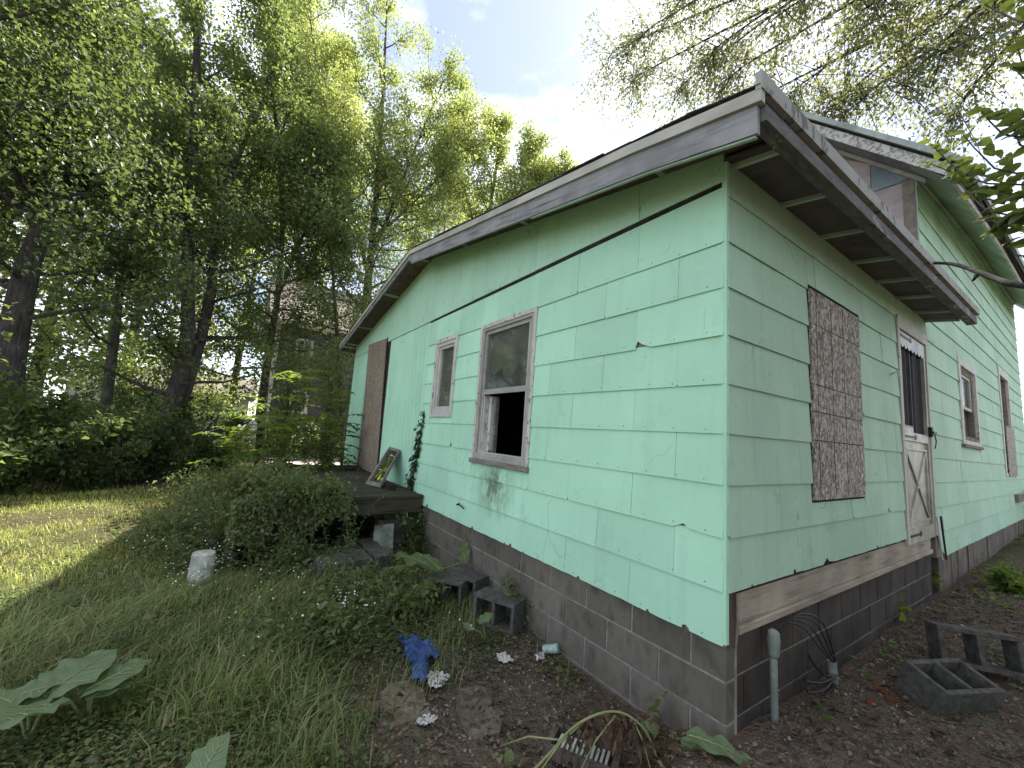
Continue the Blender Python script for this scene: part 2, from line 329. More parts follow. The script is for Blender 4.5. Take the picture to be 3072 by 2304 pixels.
# ------------------------------------------------------------------ building helpers
LOC = {}
def tag(o, label=None, cat=None, group=None, kind=None):
    if label: o['label'] = label
    if cat: o['category'] = cat
    if group: o['group'] = group
    if kind: o['kind'] = kind
    return o
def thing(name, label, cat, loc, group=None):
    o = bpy.data.objects.new(name, None); COL.objects.link(o); o.empty_display_size = .2
    o.location = Vector(loc); LOC[o.name] = Vector(loc); return tag(o, label, cat, group)
def link_mesh(name, me, m, parent=None, origin=None):
    """mesh given in world coordinates; origin moved to its own middle"""
    n = len(me.vertices); co = np.empty(n*3); me.vertices.foreach_get('co', co); co = co.reshape(-1, 3)
    c = (co.min(0)+co.max(0))/2 if origin is None else np.array(origin, float)
    me.vertices.foreach_set('co', (co-c).ravel()); me.update()
    if not isinstance(m, (list, tuple)): m = [m]
    for x in m: me.materials.append(x)
    o = bpy.data.objects.new(name, me); COL.objects.link(o)
    if parent is not None:
        o.parent = parent; o.location = Vector(c)-LOC[parent.name]
    else: o.location = Vector(c)
    LOC[o.name] = Vector(c)
    return o
class MB:
    def __init__(s): s.v = []; s.f = []
    def hexa(s, p):
        """8 corners: bottom ring 0-3, top ring 4-7"""
        n = len(s.v); s.v += [tuple(float(c) for c in q) for q in p]
        s.f += [(n, n+3, n+2, n+1), (n+4, n+5, n+6, n+7), (n, n+1, n+5, n+4), (n+1, n+2, n+6, n+5), (n+2, n+3, n+7, n+6), (n+3, n, n+4, n+7)]
        return s
    def box(s, x0, x1, y0, y1, z0, z1):
        return s.hexa([(x0, y0, z0), (x1, y0, z0), (x1, y1, z0), (x0, y1, z0), (x0, y0, z1), (x1, y0, z1), (x1, y1, z1), (x0, y1, z1)])
    def prism(s, poly, off):
        """polygon of 3D points pushed by the vector off"""
        n = len(s.v); k = len(poly); off = np.array(off, float)
        s.v += [tuple(float(c) for c in p) for p in poly] + [tuple(float(c) for c in np.array(p, float)+off) for p in poly]
        s.f += [tuple(range(n, n+k)), tuple(range(n+2*k-1, n+k-1, -1))]
        s.f += [(n+i, n+(i+1) % k, n+k+(i+1) % k, n+k+i) for i in range(k)]
        return s
    def tube(s, pts, rad, n=6, cap=True):
        pts = [Vector([float(c) for c in p]) for p in pts]
        if not hasattr(rad, '__len__'): rad = [rad]*len(pts)
        base = len(s.v); up = Vector((.13, .21, 1)).normalized()
        for i, p in enumerate(pts):
            d = (pts[min(i+1, len(pts)-1)]-pts[max(i-1, 0)])
            if d.length < 1e-9: d = Vector((0, 0, 1))
            d.normalize(); a = d.cross(up)
            if a.length < .05: a = d.cross(Vector((1, 0, 0)))
            a.normalize(); b = d.cross(a)
            for k in range(n):
                t = 2*math.pi*k/n; q = p+(a*math.cos(t)+b*math.sin(t))*rad[i]; s.v.append((q.x, q.y, q.z))
        for i in range(len(pts)-1):
            for k in range(n):
                s.f.append((base+i*n+k, base+i*n+(k+1) % n, base+(i+1)*n+(k+1) % n, base+(i+1)*n+k))
        if cap:
            s.f.append(tuple(base+k for k in range(n-1, -1, -1))); e = base+(len(pts)-1)*n; s.f.append(tuple(e+k for k in range(n)))
        return s
    def mesh(s, name, smooth=False, bevel=0):
        me = bpy.data.meshes.new(name); me.from_pydata(s.v, [], s.f); me.update()
        bm = bmesh.new(); bm.from_mesh(me); bmesh.ops.recalc_face_normals(bm, faces=bm.faces)
        if bevel:
            bmesh.ops.bevel(bm, geom=[e for e in bm.edges if e.calc_face_angle(0) > .5], offset=bevel, segments=1, affect='EDGES', profile=.5)
        bm.to_mesh(me); bm.free()
        if smooth: me.polygons.foreach_set('use_smooth', [True]*len(me.polygons))
        return me
    def build(s, name, m, parent=None, smooth=False, bevel=0, origin=None):
        return link_mesh(name, s.mesh(name, smooth, bevel), m, parent, origin)
def np_mesh(name, V, F, mat_idx=None, smooth=False):
    V = np.ascontiguousarray(V, dtype=np.float32); F = np.ascontiguousarray(F, dtype=np.int32)
    me = bpy.data.meshes.new(name); me.vertices.add(len(V)); me.vertices.foreach_set('co', V.ravel())
    k = F.shape[1]; me.loops.add(F.size); me.loops.foreach_set('vertex_index', F.ravel())
    me.polygons.add(len(F)); me.polygons.foreach_set('loop_start', np.arange(0, F.size, k, dtype=np.int32))
    if mat_idx is not None: me.polygons.foreach_set('material_index', np.asarray(mat_idx, dtype=np.int32))
    me.update(calc_edges=True); me.validate(); return me
def unit(a): return a/np.maximum(np.linalg.norm(a, axis=-1, keepdims=True), 1e-9)
def leaf_arrays(P, D, Nn, Ln, Wd, fold=.25, droop=.0):
    """folded rhombus leaves: two triangles each"""
    D = unit(D); S = unit(np.cross(D, Nn)); U = np.cross(S, D)
    Ln = np.asarray(Ln).reshape(-1, 1); Wd = np.asarray(Wd).reshape(-1, 1)
    m = P+D*Ln*.45
    a = m+S*Wd*.5+U*Wd*fold; b = m-S*Wd*.5+U*Wd*fold; tip = P+D*Ln-U*Ln*droop
    n = len(P); V = np.stack([P, a, tip, b], 1).reshape(-1, 3)
    i = np.arange(n)*4; F = np.concatenate([np.stack([i, i+1, i+2], 1), np.stack([i, i+2, i+3], 1)])
    return V, F
def blade_arrays(P, lean, h, wd):
    """bent grass blades: root pair, middle pair, tip"""
    n = len(P); h = h.reshape(-1, 1); wd = wd.reshape(-1, 1)
    up = np.array([0, 0, 1.0]); s = unit(np.cross(lean, up)+1e-6)
    mid = P+up*h*.62+lean*h*.28; tip = P+up*h*.80+lean*h*.95
    V = np.stack([P-s*wd*.5, P+s*wd*.5, mid+s*wd*.42, mid-s*wd*.42, tip], 1).reshape(-1, 3)
    i = np.arange(n)*5
    F = np.concatenate([np.stack([i, i+1, i+2], 1), np.stack([i, i+2, i+3], 1), np.stack([i+3, i+2, i+4], 1)])
    return V, F
def rdir(n, zlo=-1, zhi=1):
    a = RNG.uniform(0, 2*math.pi, n); z = RNG.uniform(zlo, zhi, n); r = np.sqrt(np.maximum(1-z*z, 0))
    return np.stack([r*np.cos(a), r*np.sin(a), z], 1)

# ------------------------------------------------------------------ ground
def make_ground():
    def axis(lo, hi, a, b, fine, n):
        mid = np.arange(a, b+1e-6, fine)
        left = a-(np.geomspace(1, 1+(a-lo), n)-1)[::-1][:-1]; right = b+(np.geomspace(1, 1+(hi-b), n)-1)[1:]
        return np.concatenate([left, mid, right])
    xs = axis(-260, 260, -9, 4, .11, 26); ys = axis(-260, 260, -6, 5, .11, 26)
    X, Y = np.meshgrid(xs, ys); Z = ground_z(X, Y)
    near = ss(9, 3, np.hypot(X-1, Y+1)); Z = Z+near*RNG.normal(0, .007, X.shape)
    V = np.stack([X, Y, Z], -1).reshape(-1, 3); nx, ny = len(xs), len(ys)
    i = (np.arange(ny-1)[:, None]*nx+np.arange(nx-1)[None, :]).ravel()
    F = np.stack([i, i+1, i+nx+1, i+nx], 1)
    me = np_mesh('ground', V, F); me.polygons.foreach_set('use_smooth', [True]*len(me.polygons))
    me.materials.append(M['ground'])
    o = bpy.data.objects.new('ground', me); COL.objects.link(o); tag(o, 'trodden brown soil and weedy lawn of the yard', kind='structure'); return o
make_ground()

# ------------------------------------------------------------------ the mint house
H = thing('house', 'mint green one storey house with weathered eaves on grey concrete block foundation', 'house', (-4.4, 4.5, -.41))
def soff(x): return float(np.interp(x, [-9.4, -8.9, -4.55, 0, .3, .6], [2.94, 3.03, 3.81, 2.987, 2.90, 2.85]))
def rtop(x): return soff(x)+.02
WT = .12
def wall_rects(mb, u0, u1, z0, z1, holes, fn):
    us = sorted({u0, u1, *[h[0] for h in holes], *[h[1] for h in holes]})
    for a, b in zip(us, us[1:]):
        zs = [(z0, z1)]
        for h in holes:
            if h[0] < b-1e-6 and h[1] > a+1e-6:
                nz_ = []
                for p, q in zs:
                    if h[2] > p: nz_.append((p, min(q, h[2])))
                    if h[3] < q: nz_.append((max(p, h[3]), q))
                zs = [r for r in nz_ if r[1]-r[0] > 1e-4]
        for p, q in zs: fn(mb, a, b, p, q)
BIG = (-2.74, -1.83, .93, 2.385); SML = (-4.05, -3.43, 1.385, 2.40)
mb = MB(); wall_rects(mb, -8.86, -.005, .17, 2.80, [BIG, SML], lambda m, a, b, p, q: m.box(a, b, .004, WT, p, q)); mb.build('wall', M['sheath'], H)
# gable triangle behind the chip board
xs = [-.005, -4.55, -8.86]
MB().prism([(-.005, .006, 2.80), (-.005, .006, soff(0)), (-4.55, .006, soff(-4.55)-.003), (-8.86, .006, soff(-8.86)-.003), (-8.86, .006, 2.80)], (0, WT, 0)).build('gable_wall', M['sheath'], H)
WIN2 = (6.40, 7.40, 1.54, 2.60); WIN3 = (10.15, 11.2, 1.10, 3.05)
DOOR = (3.40, 4.38, .40, 2.55)
def wb(m, a, b, p, q): m.box(-WT, -.004, a, b, p, q)
mb = MB(); wall_rects(mb, .125, 4.50, .44, 2.905, [DOOR], wb); mb.build('wall', M['sheath'], H)
mb = MB(); wall_rects(mb, 4.51, 13.75, .13, 4.78, [WIN2, WIN3], wb); mb.build('wall', M['sheath'], H)
MB().prism([(-.004, 4.51, 4.785), (-.004, 13.75, 4.785), (-.004, 13.75, 5.37), (-.004, 7.8, 5.18), (-.004, 4.51, 4.80)], (-WT, 0, 0)).build('wall', M['sheath'], H)
# main house front above the low roof, with its gambrel outline
gam = [(.0, 4.80), (-1.35, 6.22), (-4.6, 6.75), (-7.9, 6.22), (-9.2, 4.8)]
MB().prism([(-.13, 4.54, 2.9)]+[(x, 4.54, z-.02) for x, z in gam]+[(-9.2, 4.54, 2.9)], (0, .12, 0)).build('gable_wall', M['sheath'], H)
MB().box(-8.98, -8.865, .0, 13.7, .17, 2.98).build('wall', M['sheath'], H)
MB().box(-8.86, -.13, 13.6, 13.74, .15, 5.3).build('wall', M['sheath'], H)
MB().box(-8.86, -.13, .13, 13.55, .10, .165).build('floor', M['interior'], H)
MB().box(-8.8, -.14, 3.2, 3.3, .17, 2.9).build('inner_wall', M['interior'], H)

# roof of the low part
mb = MB()
for a, b in ((.375, -4.55), (-4.55, -9.0)):
    p = [(a, -.365, rtop(a)+.004), (b, -.365, rtop(b)+.004), (b, 4.56, rtop(b)+.004), (a, 4.56, rtop(a)+.004)]
    mb.prism(p, (0, 0, .012))
mb.build('roof', M['shingle_dark'], H)
# ragged shingle tabs along the rake
mb = MB(); x = .37
while x > -8.9:
    wd = random.uniform(.16, .3); x2 = max(x-wd, -9.0); dz = random.uniform(.0, .012); oy = random.uniform(.0, .018)
    mb.prism([(x, -.375-oy, rtop(x)+.0165), (x2, -.375-oy, rtop(x2)+.0165), (x2, .3, rtop(x2)+.0165), (x, .3, rtop(x)+.0165)], (0, 0, .004+dz*.5)); x = x2-.004
mb.build('shingle_edge', M['shingle_dark'], H)
# rake: cream drip strip over grey boards
def rake(x0, x1, dz0, dz1, y0, y1, name, m, n=1):
    mb = MB(); xs = np.linspace(x0, x1, n+1)
    pts_t = [(x, y0, rtop(x)+dz1) for x in xs]; pts_b = [(x, y0, rtop(x)+dz0) for x in xs][::-1]
    return mb.prism(pts_t+pts_b, (0, y1-y0, 0)).build(name, m, H)
for a, b in ((.372, -2.05), (-2.055, -4.55), (-4.553, -9.0)): rake(a, b, -.066, .0, -.382, -.345, 'drip_strip', M['drip'], 3)
for a, b in ((.345, -1.72), (-1.726, -4.49)): rake(a, b, -.215, -.068, -.362, -.338, 'rake_board', M['grey_wood_x'], 3)
rake(-4.56, -8.98, -.125, -.068, -.362, -.338, 'rake_board', M['grey_wood_x'], 3)
rake(-4.495, -4.558, -.17, -.068, -.366, -.338, 'rake_joint', M['grey_wood_x'])
rake(.33, -1.5, -.228, -.217, -.352, -.332, 'rake_strip', M['mint_trim'], 3)  # green strip stands in for green light on the rake board's underside
# rake soffit and green lookouts
for a, b in ((.29, -4.55), (-4.55, -8.95)):
    MB().prism([(a, -.336, soff(a)-.002), (b, -.336, soff(b)-.002), (b, .0, soff(b)-.002), (a, .0, soff(a)-.002)], (0, 0, .018)).build('soffit_panel', M['soffit_red'], H)
for x in (-.42, -2.0, -3.3, -4.62, -5.97, -7.64, -8.72):
    MB().box(x-.02, x+.02, -.334, -.004, soff(x)-.036, soff(x)-.004).build('lookout', M['mint_trim'], H)
# left and right eave fascia
MB().prism([(-8.99, -.36, 2.89), (-8.99, -.36, 2.99), (-8.99, 4.5, 2.99), (-8.99, 4.5, 2.89)], (-.025, 0, 0)).build('fascia_board', M['grey_wood_y'], H)
def eavepiece(name, xi, xo0, xo1, zb0, zb1, zt0, zt1, m, y0=-.36, y1=4.56, xi1=None):
    xi1 = xi if xi1 is None else xi1
    return MB().hexa([(xi, y0, zb0), (xo0, y0, zb0), (xo1, y1, zb1), (xi1, y1, zb1), (xi, y0, zt0), (xo0, y0, zt0), (xo1, y1, zt1), (xi1, y1, zt1)]).build(name, m, H)
eavepiece('fascia_board', .318, .345, .405, 2.85, 2.875, 2.985, 2.955, M['soffit'], -.335, 4.56, .378)
eavepiece('fascia_trim', .300, .372, .425, 2.765, 2.79, 2.848, 2.872, M['peel_y'], -.335, 4.58, .345)
eavepiece('drip_strip', .347, .378, .452, 2.905, 2.885, 3.0, 2.958, M['drip_stain'], -.384, 4.56, .408)
ys = [-.02, .071, .71, 1.391, 2.086, 2.73, 3.38, 4.063, 4.54]
for a, b in zip(ys, ys[1:]):
    MB().hexa([(.0, a+.012, 2.915), (.298, a+.012, 2.868), (.298, b-.012, 2.868), (.0, b-.012, 2.915), (.0, a+.012, 2.93), (.298, a+.012, 2.885), (.298, b-.012, 2.885), (.0, b-.012, 2.93)]).build('soffit_panel', M['soffit'], H)
for y in ys[1:]:
    MB().hexa([(.002, y-.014, 2.885), (.299, y-.014, 2.842), (.299, y+.014, 2.842), (.002, y+.014, 2.885), (.002, y-.014, 2.925), (.299, y-.014, 2.88), (.299, y+.014, 2.88), (.002, y+.014, 2.925)]).build('lookout', M['mint_trim'], H)

# siding shingles, gable wall (plane y=0, outward -y)
CZ = [.183, .447, .722, 1.0, 1.28, 1.558, 1.836, 2.118, 2.397, 2.755]
holes_A = [(-2.815, -1.765, .872, 2.41), (-4.095, -3.405, 1.358, 2.432)]
def shingle(face, u0, u1, z0, z1, mat, name='siding_shingle', jag=False, special=None, holes=()):
    """one fibre-cement shingle as a thin tilted slab; broken corners and nicks cut from its outline"""
    pieces = [(u0, u1, z0, z1)]
    for h in holes:
        out = []
        for (a, b, p, q) in pieces:
            if h[0] >= b or h[1] <= a or h[2] >= q or h[3] <= p: out.append((a, b, p, q)); continue
            if h[0] > a: out.append((a, h[0], p, q))
            if h[1] < b: out.append((h[1], b, p, q))
            aa, bb = max(a, h[0]), min(b, h[1])
            if h[2] > p+.01: out.append((aa, bb, p, h[2]))
            if h[3] < q-.01: out.append((aa, bb, h[3], q))
        pieces = out
    tl = random.uniform(-.0012, .0012); tw = random.uniform(-.0015, .0015); sag = random.uniform(-.002, .002)
    for (a, b, p, q) in pieces:
        if b-a < .02 or q-p < .02: continue
        bot = [(a, p)]
        if jag:
            n = max(2, int((b-a)/.07))
            for i in range(1, n):
                uu = a+(b-a)*i/n+random.uniform(-.02, .02)
                bot.append((uu, p+random.uniform(-.003, .004)))
                if random.random() < .16:
                    r = random.uniform(.012, .026)
                    bot += [(uu+.004, p+r*.7), (uu+r, p+r), (uu+2*r-.004, p+r*.5), (uu+2*r, p)]
        elif random.random() < .16 and p == z0:
            r = random.uniform(.008, .022)
            bot = [(a, p+r), (a+r*.8, p+r*.4), (a+r*1.5, p)]
        if special and p == z0: bot = special(a, b, p)
        bot = [c for c in bot if c[0] < b-.002]
        poly = bot+[(b, p), (b, q), (a, q)]
        v0, vt = [], []
        for uu, z in poly:
            k = (z-p)/(q-p); d = .0195-.0125*k+tl+tw*(uu-a)/(b-a); zz = z+sag*(1-k)
            v0.append((uu, d, zz)); vt.append((uu, d-.0062, zz))
        mp_ = (lambda c: (c[0], -c[1], c[2])) if face == 'A' else (lambda c: (c[1], c[0], c[2]))
        mb = MB(); n = len(v0); mb.v = [mp_(c) for c in v0]+[mp_(c) for c in vt]
        mb.f = [tuple(range(n)), tuple(range(2*n-1, n-1, -1))]+[(i, (i+1) % n, n+(i+1) % n, n+i) for i in range(n)]
        mb.build(name, mat, H)
def chip_left(wd, hgt): return lambda a, b, p: [(a, p+hgt*.35), (a+.012, p+hgt), (a+wd*.45, p+hgt*.45), (a+wd, p)]
def chip_mid(c, wd, hgt): return lambda a, b, p: [(a, p), (c-wd, p), (c-wd*.2, p+hgt), (c+wd*.1, p+hgt*.3), (c+wd, p+.002)]
for i in range(9):
    z0, z1 = CZ[i], CZ[i+1]+(.012 if i < 8 else .0)
    xl = -4.33+.03*i/8.0-.085*i/8.0
    js = [0.0]; j = -.615 if i % 2 == 0 else -.295
    while j > xl+.05: js.append(j); j -= .617
    js.append(xl)
    for b, a in zip(js, js[1:]):
        sp = None
        if i == 6 and abs(a+.615) < .03: sp = chip_left(.13, .055)
        if i == 2 and abs(a+.615) < .03: sp = chip_mid(a+.40, .09, .03)
        if i == 3 and a < -3.2 and a > -3.5: sp = chip_left(.08, .06)
        shingle('A', a+.0012, b-.0012 if b < 0 else -.002, z0, z1, M['mint'], jag=(i == 0), special=sp, holes=holes_A)
nm = MB()
for i in range(9):
    for u_ in np.arange(-4.2, -.03, .205):
        if any(h[0] < u_ < h[1] and h[2]-.06 < CZ[i]+.02 < h[3] for h in holes_A): continue
        uu = u_+random.uniform(-.02, .02); zz = CZ[i]+random.uniform(.018, .03); nm.tube([(uu, -.0185, zz), (uu, -.0215, zz)], .0042, 6)
nA = nm.build('nail_heads', M['mint_nail'], H); tag(nA, kind='stuff')
# small corner strip so the two walls close
MB().box(-.016, .013, -.013, .015, .19, 2.9).build('corner_strip', M['mint'], H)
# gap of dark felt between siding and gable chip board
MB().box(-4.42, -.004, -.010, .002, 2.748, 2.80).build('felt_strip', M['dark_wood'], H)
# vertical planks left of the shingles
VH = [(-7.62, -6.26, .30, 2.9)]
x = -4.345
while x > -8.80:
    x2 = max(x-.152, -8.93); zt = 2.765
    lean = lambda xx, z: xx+(-.03*(z-.2)/2.6)
    segs = [(.185, zt)]
    for h in VH:
        if x2+.02 < h[1] and x-.02 > h[0]: segs = []
    for p, q in segs:
        MB().hexa([(lean(x2+.006, p), -.012, p), (lean(x-.004, p), -.012, p), (lean(x-.004, p), .003, p), (lean(x2+.006, p), .003, p),
                   (lean(x2+.006, q), -.010, q), (lean(x-.004, q), -.010, q), (lean(x-.004, q), .003, q), (lean(x2+.006, q), .003, q)]).build('siding_plank', M['mint'], H, bevel=.002)
    x = x2
MB().box(-7.6, -6.27, -.006, .003, .19, 2.765).build('door_infill', M['dark_wood'], H)
# gable chip board panels
ge = [-.003, -.62, -1.84, -3.06, -4.28, -4.58, -5.5, -6.72, -7.94, -8.9]
for b, a in zip(ge, ge[1:]):
    mid = [(x_, -.017, soff(x_)-.004) for x_ in np.linspace(b-.002, a+.002, 3)]
    lo = 2.778 if a > -4.4 else 2.772
    MB().prism([(b-.002, -.017, lo+random.uniform(0, .006))]+mid+[(a+.002, -.017, lo+random.uniform(0, .006))], (0, .013, 0)).build('gable_panel', M['mint_osb'], H)

# siding shingles, long wall (plane x=0, outward +x)
hB = [(3.285, 4.49, .30, 2.71), (1.10, 2.165, .865, 2.435)]
CB = [.447, .722, 1.0, 1.28, 1.558, 1.836, 2.118, 2.397, 2.68, 2.912]
for i in range(9):
    js = [0.0]; j = .62 if i % 2 == 1 else .30
    while j < 4.45: js.append(j); j += .62
    js.append(4.50)
    for a, b in zip(js, js[1:]):
        sp = None
        if i == 0 and .3 < a < 1.5: sp = chip_mid(a+.42, .1, .04)
        if i == 1 and 2.0 < a < 2.8: sp = chip_mid(a+.3, .06, .05)
        shingle('B', a+.0012 if a > 0 else .002, b-.0012, CB[i], CB[i+1]+(.012 if i < 8 else 0), M['mint_shaded'], special=sp, jag=(i == 0), holes=hB)
hB2 = [(6.24, 7.60, 1.49, 2.745), (10.05, 11.40, 1.03, 3.19)]
cz = [.13, .41]+[.69+.2825*k for k in range(18)]
far_mb = []
def wall_top(y): return float(np.interp(y, [4.5, 7.8, 13.8], [4.79, 5.2, 5.38]))
for i in range(len(cz)-1):
    z0, z1 = cz[i], cz[i+1]+.012; j0 = .30 if i % 2 else .62
    j = 4.515; js = [j]; j = 4.515+j0
    while j < 13.7: js.append(j); j += .62
    js.append(13.74)
    for a, b in zip(js, js[1:]):
        zt = min(z1, wall_top((a+b)/2)-.004)
        if zt-z0 < .03: continue
        sp = None
        if i == 0 and a < 4.6: sp = lambda a_, b_, p: [(a_, p+.42), (a_+.03, p+.30), (a_+.16, p+.08), (a_+.30, p-.01)]
        if i == 0 and a < 4.6: shingle('B', a, b, z0, .70, M['mint_shaded'], special=sp); continue
        if i == 1 and a < 4.6: continue
        shingle('B', a+.0012, b-.0012, z0, zt, M['mint_shaded'], jag=(i == 0), holes=hB2, name='siding_shingle' if a < 9.2 else 'far_siding_shingle')
# join the far shingles of the long wall: too narrow to pick apart
far = [o for o in H.children if o.name.startswith('far_siding_shingle')]
if far:
    V, F, n = [], [], 0
    for o in far:
        off = LOC[o.name]
        V += [tuple(v.co+off) for v in o.data.vertices]; F += [tuple(k+n for k in p.vertices) for p in o.data.polygons]; n = len(V)
        me = o.data; bpy.data.objects.remove(o); bpy.data.meshes.remove(me)
    mb = MB(); mb.v = V; mb.f = F; tag(mb.build('siding_shingle', M['mint_shaded'], H), kind='stuff')
# pink and blue sheets on the upper front
MB().prism([(-1.5, 4.525, 6.1), (-.43, 4.525, 5.20), (-.436, 4.525, 4.795), (-1.6, 4.525, 3.9), (-2.2, 4.525, 4.2)], (0, .012, 0)).build('patch_panel', M['pink_panel'], H)
MB().prism([(-.425, 4.528, 5.19), (-.02, 4.528, 4.79), (-.425, 4.528, 4.79)], (0, .010, 0)).build('felt_patch', M['blue_panel'], H)
MB().prism([(-.42, 4.521, 4.777), (.012, 4.521, 4.755), (.012, 4.521, 2.95), (-1.3, 4.521, 2.95), (-1.3, 4.521, 3.6)], (0, .014, 0)).build('patch_panel', M['pink_panel'], H)
for (x_, z_) in ((-.62, 5.05), (-.02, 4.68), (-.03, 4.4), (-.02, 4.0), (-.04, 3.93), (-.02, 3.75)):
    MB().tube([(x_, 4.516, z_), (x_, 4.522, z_)], .014, 8).build('nail_washer', M['rot_wood'], H)

# main house roof, rake and eave
def mroof(x): return float(np.interp(x, [-10, -9.4, -7.9, -4.6, -1.35, .47], [4.0, 4.6, 6.42, 6.95, 6.42, 4.53]))
gx = [.47, -.4, -1.35, -4.6, -7.9, -9.4]
def mz(y): return float(np.interp(y, [4.1, 7.5, 14.2], [0, .36, .62]))
mb = MB()
for a, b in zip(gx, gx[1:]):
    mb.hexa([(a, 4.06, mroof(a)), (a, 14.2, mroof(a)+mz(14.2)), (b, 14.2, mroof(b)+mz(14.2)), (b, 4.06, mroof(b)),
             (a, 4.06, mroof(a)+.05), (a, 14.2, mroof(a)+.05+mz(14.2)), (b, 14.2, mroof(b)+.05+mz(14.2)), (b, 4.06, mroof(b)+.05)])
mb.build('roof', M['shingle_dark'], H)
def mrake(dz0, dz1, y0, y1, name, m, xs=(.45, -.4, -1.35, -4.6)):
    MB().prism([(x, y0, mroof(x)+dz1) for x in xs]+[(x, y0, mroof(x)+dz0) for x in xs][::-1], (0, y1-y0, 0)).build(name, m, H)
mrake(-.03, .058, 4.02, 4.075, 'rake_edge', M['shingle_pale'])
mrake(-.10, -.033, 4.075, 4.10, 'rake_painted_shadow', M['dark_wood'])  # dark strip painted in for the shadow gap below the roof edge
mrake(-.235, -.075, 4.062, 4.074, 'rake_board', M['white_peel_x'])
MB().prism([(x, 4.076, mroof(x)-.17) for x in (.36, -.4, -1.35, -4.6)]+[(x, 4.076, mroof(x)-.20) for x in (-4.6, -1.35, -.4, .36)], (0, .45, 0)).build('rake_soffit', M['grey_wood_x'], H)
MB().prism([(x, 4.49, mroof(x)-.205) for x in (.1, -.4, -1.35)]+[(x, 4.49, mroof(x)-.27) for x in (-1.35, -.4, .1)], (0, .03, 0)).build('rake_strip', M['drip'], H)
# sloping eave of the main roof: pale edge, dark strip for the shadow gap, peeling board, green soffit
def eave_run(name, prof, m, y0=4.06, y1=14.15, n=6):
    mb = MB(); yy = np.linspace(y0, y1, n); k = len(prof)
    mb.v = [(x, y, z+mz(y)) for y in yy for x, z in prof]
    mb.f = [tuple(range(k))]+[tuple((n-1)*k+i for i in range(k-1, -1, -1))]
    mb.f += [(i*k+j, i*k+(j+1) % k, (i+1)*k+(j+1) % k, (i+1)*k+j) for i in range(n-1) for j in range(k)]
    return mb.build(name, m, H)
eave_run('eave_edge', [(.452, 4.50), (.49, 4.49), (.49, 4.61), (.452, 4.60)], M['shingle_pale'])
eave_run('eave_painted_shadow', [(.40, 4.42), (.449, 4.42), (.449, 4.505), (.40, 4.505)], M['dark_wood'])  # dark strip stands in for the eave's shadow gap
eave_run('fascia_board', [(.37, 4.335), (.398, 4.335), (.398, 4.475), (.37, 4.475)], M['white_peel_x'])
eave_run('soffit_panel', [(.018, 4.775), (.366, 4.375), (.366, 4.395), (.018, 4.80)], M['soffit_green'], 4.12)
eave_run('soffit_trim', [(.016, 4.70), (.045, 4.70), (.045, 4.745), (.016, 4.775)], M['soffit_green'], 4.55, 13.7)

# foundation of concrete blocks with recessed mortar
def course_A(z0, z1, off, x_end):
    x = 0.0; first = off
    while x > x_end:
        x2 = x-(first if x == 0.0 else .4064); jit = random.uniform(-.0015, .0015)
        MB().box(x2+.0065, x-(.0065 if x < 0 else -.004), .004+jit, .09, z0+.0065, z1-.0065).build('concrete_block', M['block'], H, bevel=.003); x = x2
course_A(0.0, .178, .196, -4.8); course_A(-.2032, 0.0, .40, -4.8); course_A(-.4064, -.2032, .196, -4.8); course_A(-.6, -.4064, .40, -1.9)
MB().box(-8.86, .0, .010, .12, -.62, .176).build('mortar', M['mortar'], H)
MB().box(-8.86, -4.9, .004, .02, -.62, .17).build('plain_foundation', M['block'], H)
def course_B(z0, z1, off, y_end=4.26):
    y = .0; first = off
    while y < y_end-.03:
        y2 = min(y+(first if y == 0.0 else .4064), y_end); jit = random.uniform(-.0015, .0015)
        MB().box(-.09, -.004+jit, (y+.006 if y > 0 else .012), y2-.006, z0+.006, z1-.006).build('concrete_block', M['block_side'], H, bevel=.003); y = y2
course_B(0.0, .212, .404); course_B(-.2032, 0.0, .20); course_B(-.4064, -.2032, .404)
MB().box(-.12, -.0115, .125, 4.255, -.62, .205).build('mortar', M['mortar'], H)
MB().box(-.13, -.09, 4.26, 4.66, -.6, .3).build('recess_back', M['dark_wood'], H)
mb = MB(); yy = np.linspace(4.66, 13.7, 30)
for a, b in zip(yy, yy[1:]):
    d = random.uniform(-.012, .012); mb.box(-.12, -.008+d, a, b, -.6, .145+random.uniform(-.01, .01))
mb.build('old_foundation', M['rough_found'], H)
# exposed sill timber and the rotten corner post
MB().box(-.03, .001, .105, 4.26, .262, .455).build('sill_timber', M['bare_wood'], H)
MB().box(-.02, .020, .112, 4.25, .216, .258).build('sill_trim', M['bare_wood'], H, bevel=.004)
MB().box(-.012, .0045, .10, 3.3, .425, .47).build('torn_felt', M['dark_wood'], H)
mb = MB().hexa([(-.04, .018, .17), (.008, .018, .165), (.008, .10, .155), (-.04, .10, .16), (-.04, .02, .44), (.006, .02, .44), (.006, .098, .455), (-.04, .098, .45)]); mb.build('corner_post', M['rot_wood'], H)
MB().tube([(.012, .085, .16), (.02, .09, .30), (.012, .10, .43)], [.006, .010, .005], 5).build('post_splinter', M['sheath'], H)

